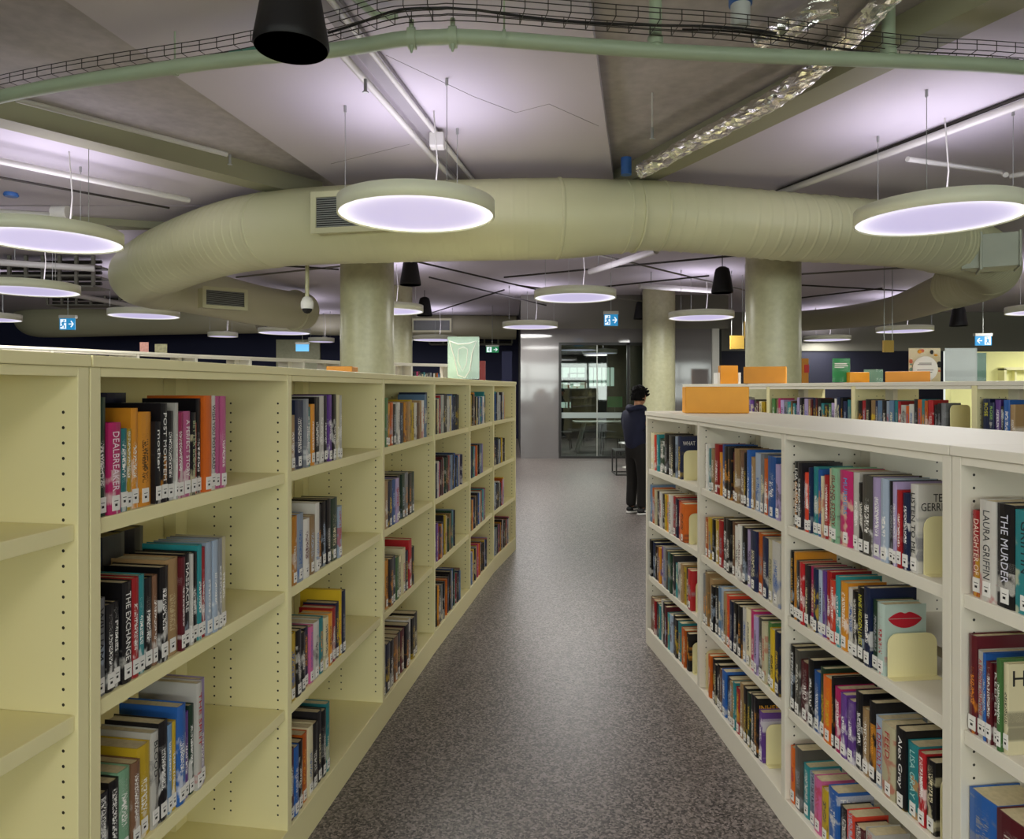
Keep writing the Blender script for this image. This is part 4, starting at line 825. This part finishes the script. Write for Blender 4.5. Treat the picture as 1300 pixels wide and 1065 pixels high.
M['ochre'] = pm('ochre board', '#c9a548', .5, var=.15)
hang(1122, 1135, 432, 447, 11.5, 'small yellow hanging sign over the posters', 'ochre'); hang(927.5, 945, 426, 443, 13.5, 'ochre hanging sign in front of the dark doorway', 'ochre'); hang(946, 951, 408, 429, 12.4, 'narrow edge of an amber hanging sign beside the thick column', 'ochre', .6)
q = MB(); a, c = at(1017, 486, 13), at(1026.5, 455, 13); q.box(a.x-.3, c.x, 13, 13.2, 0, c.z); o = q.build('orange_panel', 'orange_dark'); tag(o, 'tall orange panel with red notice beside the thick column', 'panel')
q = MB(); a2, c2 = at(1021, 473, 13), at(1026.5, 463, 13); q.box(a2.x, c2.x, -.02+12.995, 12.998, a2.z, c2.z); M['notice'] = pm('red notice', '#d2322a', .5); nn = q.build('red_notice', 'notice'); nn.parent = o
# lit niche on the lime wall, wall screens
q = MB(); a, c = at(1271, 486, 15.4), at(1320, 468, 15.4)
q.box(a.x, c.x, 15.3, 15.5, c.z-.03, c.z+.03); q.box(a.x, a.x+.05, 15.3, 15.5, a.z-.6, c.z); q.box(a.x+.3, a.x+.34, 15.4, 15.5, a.z-.6, c.z); M['niche'] = pm('pale niche trim', '#ece9b0', .5); tag(q.build('wall_niche_trim', 'niche'), 'pale trim of a niche in the lime wall', 'trim'); 
# things beyond the tall row
M['red_dark'] = pm('deep red', '#7d2420', .5)
q = MB(); a, c = at(608.5, 492, 12.5), at(616, 458, 12.5); q.box(a.x, c.x, 12.5, 12.7, 0, c.z); tag(q.build('display_stand', 'red_dark'), 'slim dark red display stand beyond the clear sleeve holder', 'stand')
q = MB(); a, c = at(637, 500, 14), at(650, 446, 14); q.box(a.x, c.x, 14, 14.1, 0, c.z); tag(q.build('display_board', 'navy'), 'navy display panel at the end of the tall row', 'panel')

# ------------------------------------------------------------------ study room furniture and side tables
def table(p, wd, dp, h, label):
    t = thing('table', label, 'table', p); q = MB(); q.box(-wd/2, wd/2, -dp/2, dp/2, h-.035, h); q.build('tabletop', 'pale_pipe', t, bevel=.004)
    for sx in (-1, 1):
        for sy in (-1, 1): q = MB(); q.tube([(sx*(wd/2-.28), sy*(dp/2-.2), h-.035), (sx*(wd/2-.08), sy*(dp/2-.06), 0)], [.035, .025], 8); q.build('leg', 'pale_pipe', t)
p = at(775, 572, 18.2); table((p.x, 18.2, 0), 1.9, .8, .78, 'pale table with splayed legs inside the glass room')
def chair(p, rz, label):
    t = thing('chair', label, 'chair', p, rz); q = MB(); q.box(-.23, .23, -.22, .22, .43, .47); q.build('seat', 'black', t, bevel=.015)
    q = MB(); n = 9; vs = []
    for z in (.47, .6, .72, .80):
        for i in range(n): a = math.radians(-60+120*i/(n-1)); k = 1-(z-.47)*.15; vs.append(Vector((.26*math.sin(a)*k/.87, .02+.22*math.cos(a), z-(.03*abs(math.sin(a)) if z > .75 else 0))))
    vs2 = [v*1 for v in vs]; vs2 = [Vector((v.x*.94, v.y-.015, v.z)) for v in vs]; N = len(vs); q.add(vs+vs2, [(r*n+i, r*n+i+1, (r+1)*n+i+1, (r+1)*n+i) for r in range(3) for i in range(n-1)]+[(N+r*n+i, N+(r+1)*n+i, N+(r+1)*n+i+1, N+r*n+i+1) for r in range(3) for i in range(n-1)]+[(3*n+i, 3*n+i+1, N+3*n+i+1, N+3*n+i) for i in range(n-1)], 0, True); q.build('backrest', 'black', t)
    for sx in (-1, 1):
        for sy in (-1, 1): q = MB(); q.tube([(sx*.18, sy*.17, .43), (sx*.22, sy*.21, 0)], .013, 8); q.build('leg', 'black_metal', t)
p = at(776, 570, 17.2); chair((p.x, 17.3, 0), math.pi, 'dark chair with rounded back at the table in the glass room')
p = at(716, 570, 18.6); chair((p.x, 18.9, 0), 1.4, 'dark chair at the far side of the glass room')
q = MB(); p = at(781, 536, 18.0); t = thing('table_sign', 'bright green card sign on a thin stand on the glass room table', 'sign', (p.x, 18.05, .7805)); q.lathe([(.07, 0), (.07, .008), (.006, .012), (.006, .36)], 16); q.build('stand', 'steel', t); M['lit_green'] = pm('green card print', '#47c070', .5); q = MB(); q.box(-.19, .19, -.005, .005, .36, .63); q.build('card', 'lit_green', t)
q = MB(); M['shelf_dark'] = pm('dark shelf', '#3a3d38', .6)
t = thing('shelf_rack', 'dark open shelf rack at the back of the glass room', 'shelf', (2.05, 22, 0))
for sx in (-.28, .28):
    for sy in (0, .3): q = MB(); q.box(sx-.02, sx+.02, sy, sy+.03, 0, 2.1); q.build('post', 'shelf_dark', t)
for z in (.3, .8, 1.3, 1.75, 2.08): q = MB(); q.box(-.28, .28, 0, .33, z, z+.025); q.build('shelf', 'shelf_dark', t)
def side_table(p, wd, h, label):
    t = thing('side_table', label, 'side table', p); q = MB(); q.box(-wd/2, wd/2, -wd/2, wd/2, h-.025, h); q.build('tabletop', 'black_metal', t, bevel=.004)
    for sx in (-1, 1):
        for sy in (-1, 1): q = MB(); e = wd/2-.012; q.box(sx*e-.012, sx*e+.012, sy*e-.012, sy*e+.012, .0, h-.025); q.build('leg', 'black_metal', t)
    q = MB(); e = wd/2-.012
    for s in (-1, 1): q.box(-e, e, s*e-.01, s*e+.01, 0, .02); q.box(s*e-.01, s*e+.01, -e, e, 0, .02)
    q.build('floor_frame', 'black_metal', t)
p = at(797, 601, 13.3); side_table((p.x+.03, 13.4, 0), .56, .46, 'black square frame side table near the person')
q = MB(); p = at(806, 592, 14.6); t = thing('round_table', 'round low table with grey top behind the frame side table', 'side table', (p.x-.1, 14.5, 0)); q.lathe([(.25, .49), (.25, .515), (.0005, .516)], 28); q.build('tabletop', 'steel', t); q = MB(); q.lathe([(.17, 0), (.17, .012), (.025, .02), (.025, .49)], 20); q.build('pedestal', 'pale_pipe', t)

# ------------------------------------------------------------------ person
def skin(name, verts, edges, radii, root, mat, parent, sub=2, loc=(0, 0, 0)):
    me = bpy.data.meshes.new(name); me.from_pydata(verts, edges, []); o = bpy.data.objects.new(name, me); COL.objects.link(o)
    m = o.modifiers.new('skin', 'SKIN'); m.use_smooth_shade = True
    for i, r in enumerate(radii):
        sv = me.skin_vertices[0].data[i]; sv.radius = r if isinstance(r, tuple) else (r, r); sv.use_root = i == root
    s = o.modifiers.new('sub', 'SUBSURF'); s.levels = sub; s.render_levels = sub
    bpy.context.view_layer.update(); dg = bpy.context.evaluated_depsgraph_get(); m2 = bpy.data.meshes.new_from_object(o.evaluated_get(dg)); bpy.data.objects.remove(o); bpy.data.meshes.remove(me)
    m2.materials.clear(); m2.materials.append(M[mat]); m2.polygons.foreach_set('use_smooth', [True]*len(m2.polygons)); o = bpy.data.objects.new(name, m2); COL.objects.link(o); o.parent = parent; o.location = loc; return o
PER = thing('person', 'person in navy hooded top and black trousers standing at the end of the low row', 'person', (1.60, 9.1, 0), math.radians(36))
# x forward, y to the person's left, z up
J = dict(pel=(0, 0, .84), sp=(-.03, 0, 1.0), ch=(-.035, 0, 1.18), nk=(.0, 0, 1.335), nk2=(.025, 0, 1.40), hd=(.04, 0, 1.47))
V, E, RD = [], [], []
def jn(p, r, par=None): V.append(p); RD.append(r); E.append((par, len(V)-1)) if par is not None else None; return len(V)-1
def limbs(extra=0):
    V.clear(); E.clear(); RD.clear()
    e = extra; a = jn((0, 0, .84), .10+e); b_ = jn((-.03, 0, 1.0), .09+e, a); c = jn((-.035, 0, 1.18), (.105+e, .085+e), b_); n = jn((.0, 0, 1.33), .052+e*.5, c); return a, b_, c, n
a, b_, c, n = limbs()
n2 = jn((.025, 0, 1.40), .048, n); hd = jn((.035, 0, 1.455), .062, n2)
hands = []
for s in (1, -1):
    sh = jn((-.03, s*.155, 1.26), .042, c); el = jn((.06, s*.215, 1.04), .04, sh); wr = jn((.27, s*.15, 1.06), .026, el); pa = jn((.335, s*.14, 1.065), (.036, .016), wr); kn = jn((.37, s*.137, 1.06), (.038, .013), pa); hands.append((pa, kn, s))
    hp = jn((.0, s*.09, .80), .075, a); kn_ = jn((.025, s*.095, .45), .050, hp); an = jn((-.01, s*.095, .09), .036, kn_); jn((.10, s*.10, .035), .032, an)
for pa, kn, s in hands:
    for k in range(4):
        o1 = jn((.372, s*(.165-.019*k), 1.058), .009, kn); o2 = jn((.405+.004*(1.5-abs(k-1.5)), s*(.167-.019*k), 1.047), .0085, o1); o3 = jn((.42, s*(.167-.019*k), 1.02), .007, o2)
    t1 = jn((.335, s*.105, 1.05), .010, pa); jn((.37, s*.092, 1.035), .008, t1)
body = skin('body', V, E, RD, 0, 'skin', PER)
# head: a shaped ellipsoid with brow, nose, chin and ears, joined into the body mesh
def head_mesh():
    q = MB(); q.sphere((0, 0, 0), 1, 28); out = []
    for v in q.v:
        x, y, z = v; X, Y, Z = x*.095, y*.074, z*.118
        if z < -.2: k = 1+(z+.2)*.28; Y *= k; X = X*k+.018*(-z-.2)
        if x > .4: 
            X += .022*math.exp(-(y/.16)**2-((z+.18)/.20)**2)+.008*math.exp(-(y/.5)**2-((z+.55)/.10)**2)+.006*math.exp(-(y/.6)**2-((z-.18)/.12)**2)
            X -= .008*(math.exp(-((abs(y)-.35)/.14)**2-((z)/.12)**2))
        out.append(Vector((X, Y, Z)))
    q.v = out
    for s in (1, -1): q.sphere((-.008, s*.075, -.008), .026, 10, 0, (.75, .35, 1.15))
    q.v = [tuple(Vector(v)+Vector((.05, 0, 1.50))) for v in q.v]; return q
hm = head_mesh(); bm = bmesh.new(); bm.from_mesh(body.data); hme = hm.mesh('head', 'skin'); bm.from_mesh(hme); bm.to_mesh(body.data); bm.free(); body.data.polygons.foreach_set('use_smooth', [True]*len(body.data.polygons))
q = MB()
for s in (1, -1): q.sphere((.131, s*.027, 1.502), .009, 10)
q.build('eye', 'ink', PER)
q = MB(); q.box(.128, .136, -.024, .024, 1.440, 1.446); M['lip'] = pm('lip', '#8c4a42', .5); q.build('mouth', 'lip', PER, bevel=.002)
q = MB(); q.sphere((0, 0, 0), 1, 36); hv = []
for v in q.v:
    x, y, z = v; lim = .30 if x > .30 else (-.48 if x < .05 else -.48+(x-.05)/.25*.78)
    nz = .16*noise.noise(Vector(v)*4)+.09*noise.noise(Vector(v)*11); k = (1.16 if z > lim else .88)+(nz if z > lim else 0)
    top = .10*max(0, z)*(1 if x > -.2 else .6); hv.append((.05+x*.097*k+.01*max(0, x)*max(0, z), y*.078*k, 1.503+z*.119*(k+top)))
q.v = hv; q.build('hair', 'hair', PER)
a, b_, c, n = limbs(.022); RD[0] = (.15, .15); RD[1] = (.15, .14); RD[2] = (.185, .15); RD[3] = .085
V[0] = (-.005, 0, .80)
hood = jn((-.07, 0, 1.35), (.10, .06), c)
for s in (1, -1):
    sh = jn((-.03, s*.165, 1.255), .088, c); el = jn((.06, s*.22, 1.035), .066, sh); jn((.245, s*.158, 1.055), .042, el)
skin('hooded_top', V, E, RD, 0, 'hoodie', PER)
V.clear(); E.clear(); RD.clear(); a = jn((0, 0, .84), .135); jn((-.015, 0, .96), .125, a)
for s in (1, -1):
    hp = jn((.0, s*.085, .78), .098, a); k_ = jn((.025, s*.095, .45), .080, hp); jn((-.005, s*.095, .14), .068, k_); jn((-.003, s*.095, .085), .066, len(V)-1)
skin('trousers', V, E, RD, 0, 'trousers', PER)
for s in (1, -1):
    q = MB(); q.sphere((.045, s*.097, .055), .055, 18, 0, (2.3, .85, .95)); q.v = [(x, y, max(.02, z)) for x, y, z in q.v]; sho = q.build('shoe', 'black', PER)
    q = MB(); q.sphere((.045, s*.097, .015), .058, 18, 0, (2.32, .86, .5)); q.v = [(x, y, max(0, min(.028, z))) for x, y, z in q.v]; q.build('sole', 'sole', sho)
    q = MB(); q.box(.0, .07, s*.097-.050, s*.097+.050, .045, .06); q.build('stripe', 'sole', sho)
q = MB(); q.tube(spline([(.06, .075, 1.345), (-.02, .095, 1.37), (-.09, .06, 1.36), (-.12, 0, 1.345), (-.09, -.06, 1.36), (-.02, -.095, 1.37), (.06, -.075, 1.345)], .02), .036, 10); q.build('hood', 'hoodie', PER)
G = random.Random(3); q = MB()
for i in range(110):                                    # loose locks of hair lying over the crown
    a = G.uniform(0, 2*math.pi); e = G.uniform(.05, 1.0); d = Vector((math.cos(a)*math.sqrt(1-e*e), math.sin(a)*math.sqrt(1-e*e), e))
    if d.x > .75 and e < .45: continue
    p = Vector((.05+d.x*.098, d.y*.080, 1.506+d.z*.125)); t_ = Vector((G.uniform(-.6, 1), G.uniform(-.8, .8), G.uniform(-.2, .5))); t_ = (t_-d*t_.dot(d)*.6).normalized()
    q.tube([p-t_*.012, p+d*.014+t_*.012, p+d*.014+t_*.034, p+d*.006+t_*.05], [.012, .014, .010, .002], 6)
q.build('hair_lock', 'hair', PER)
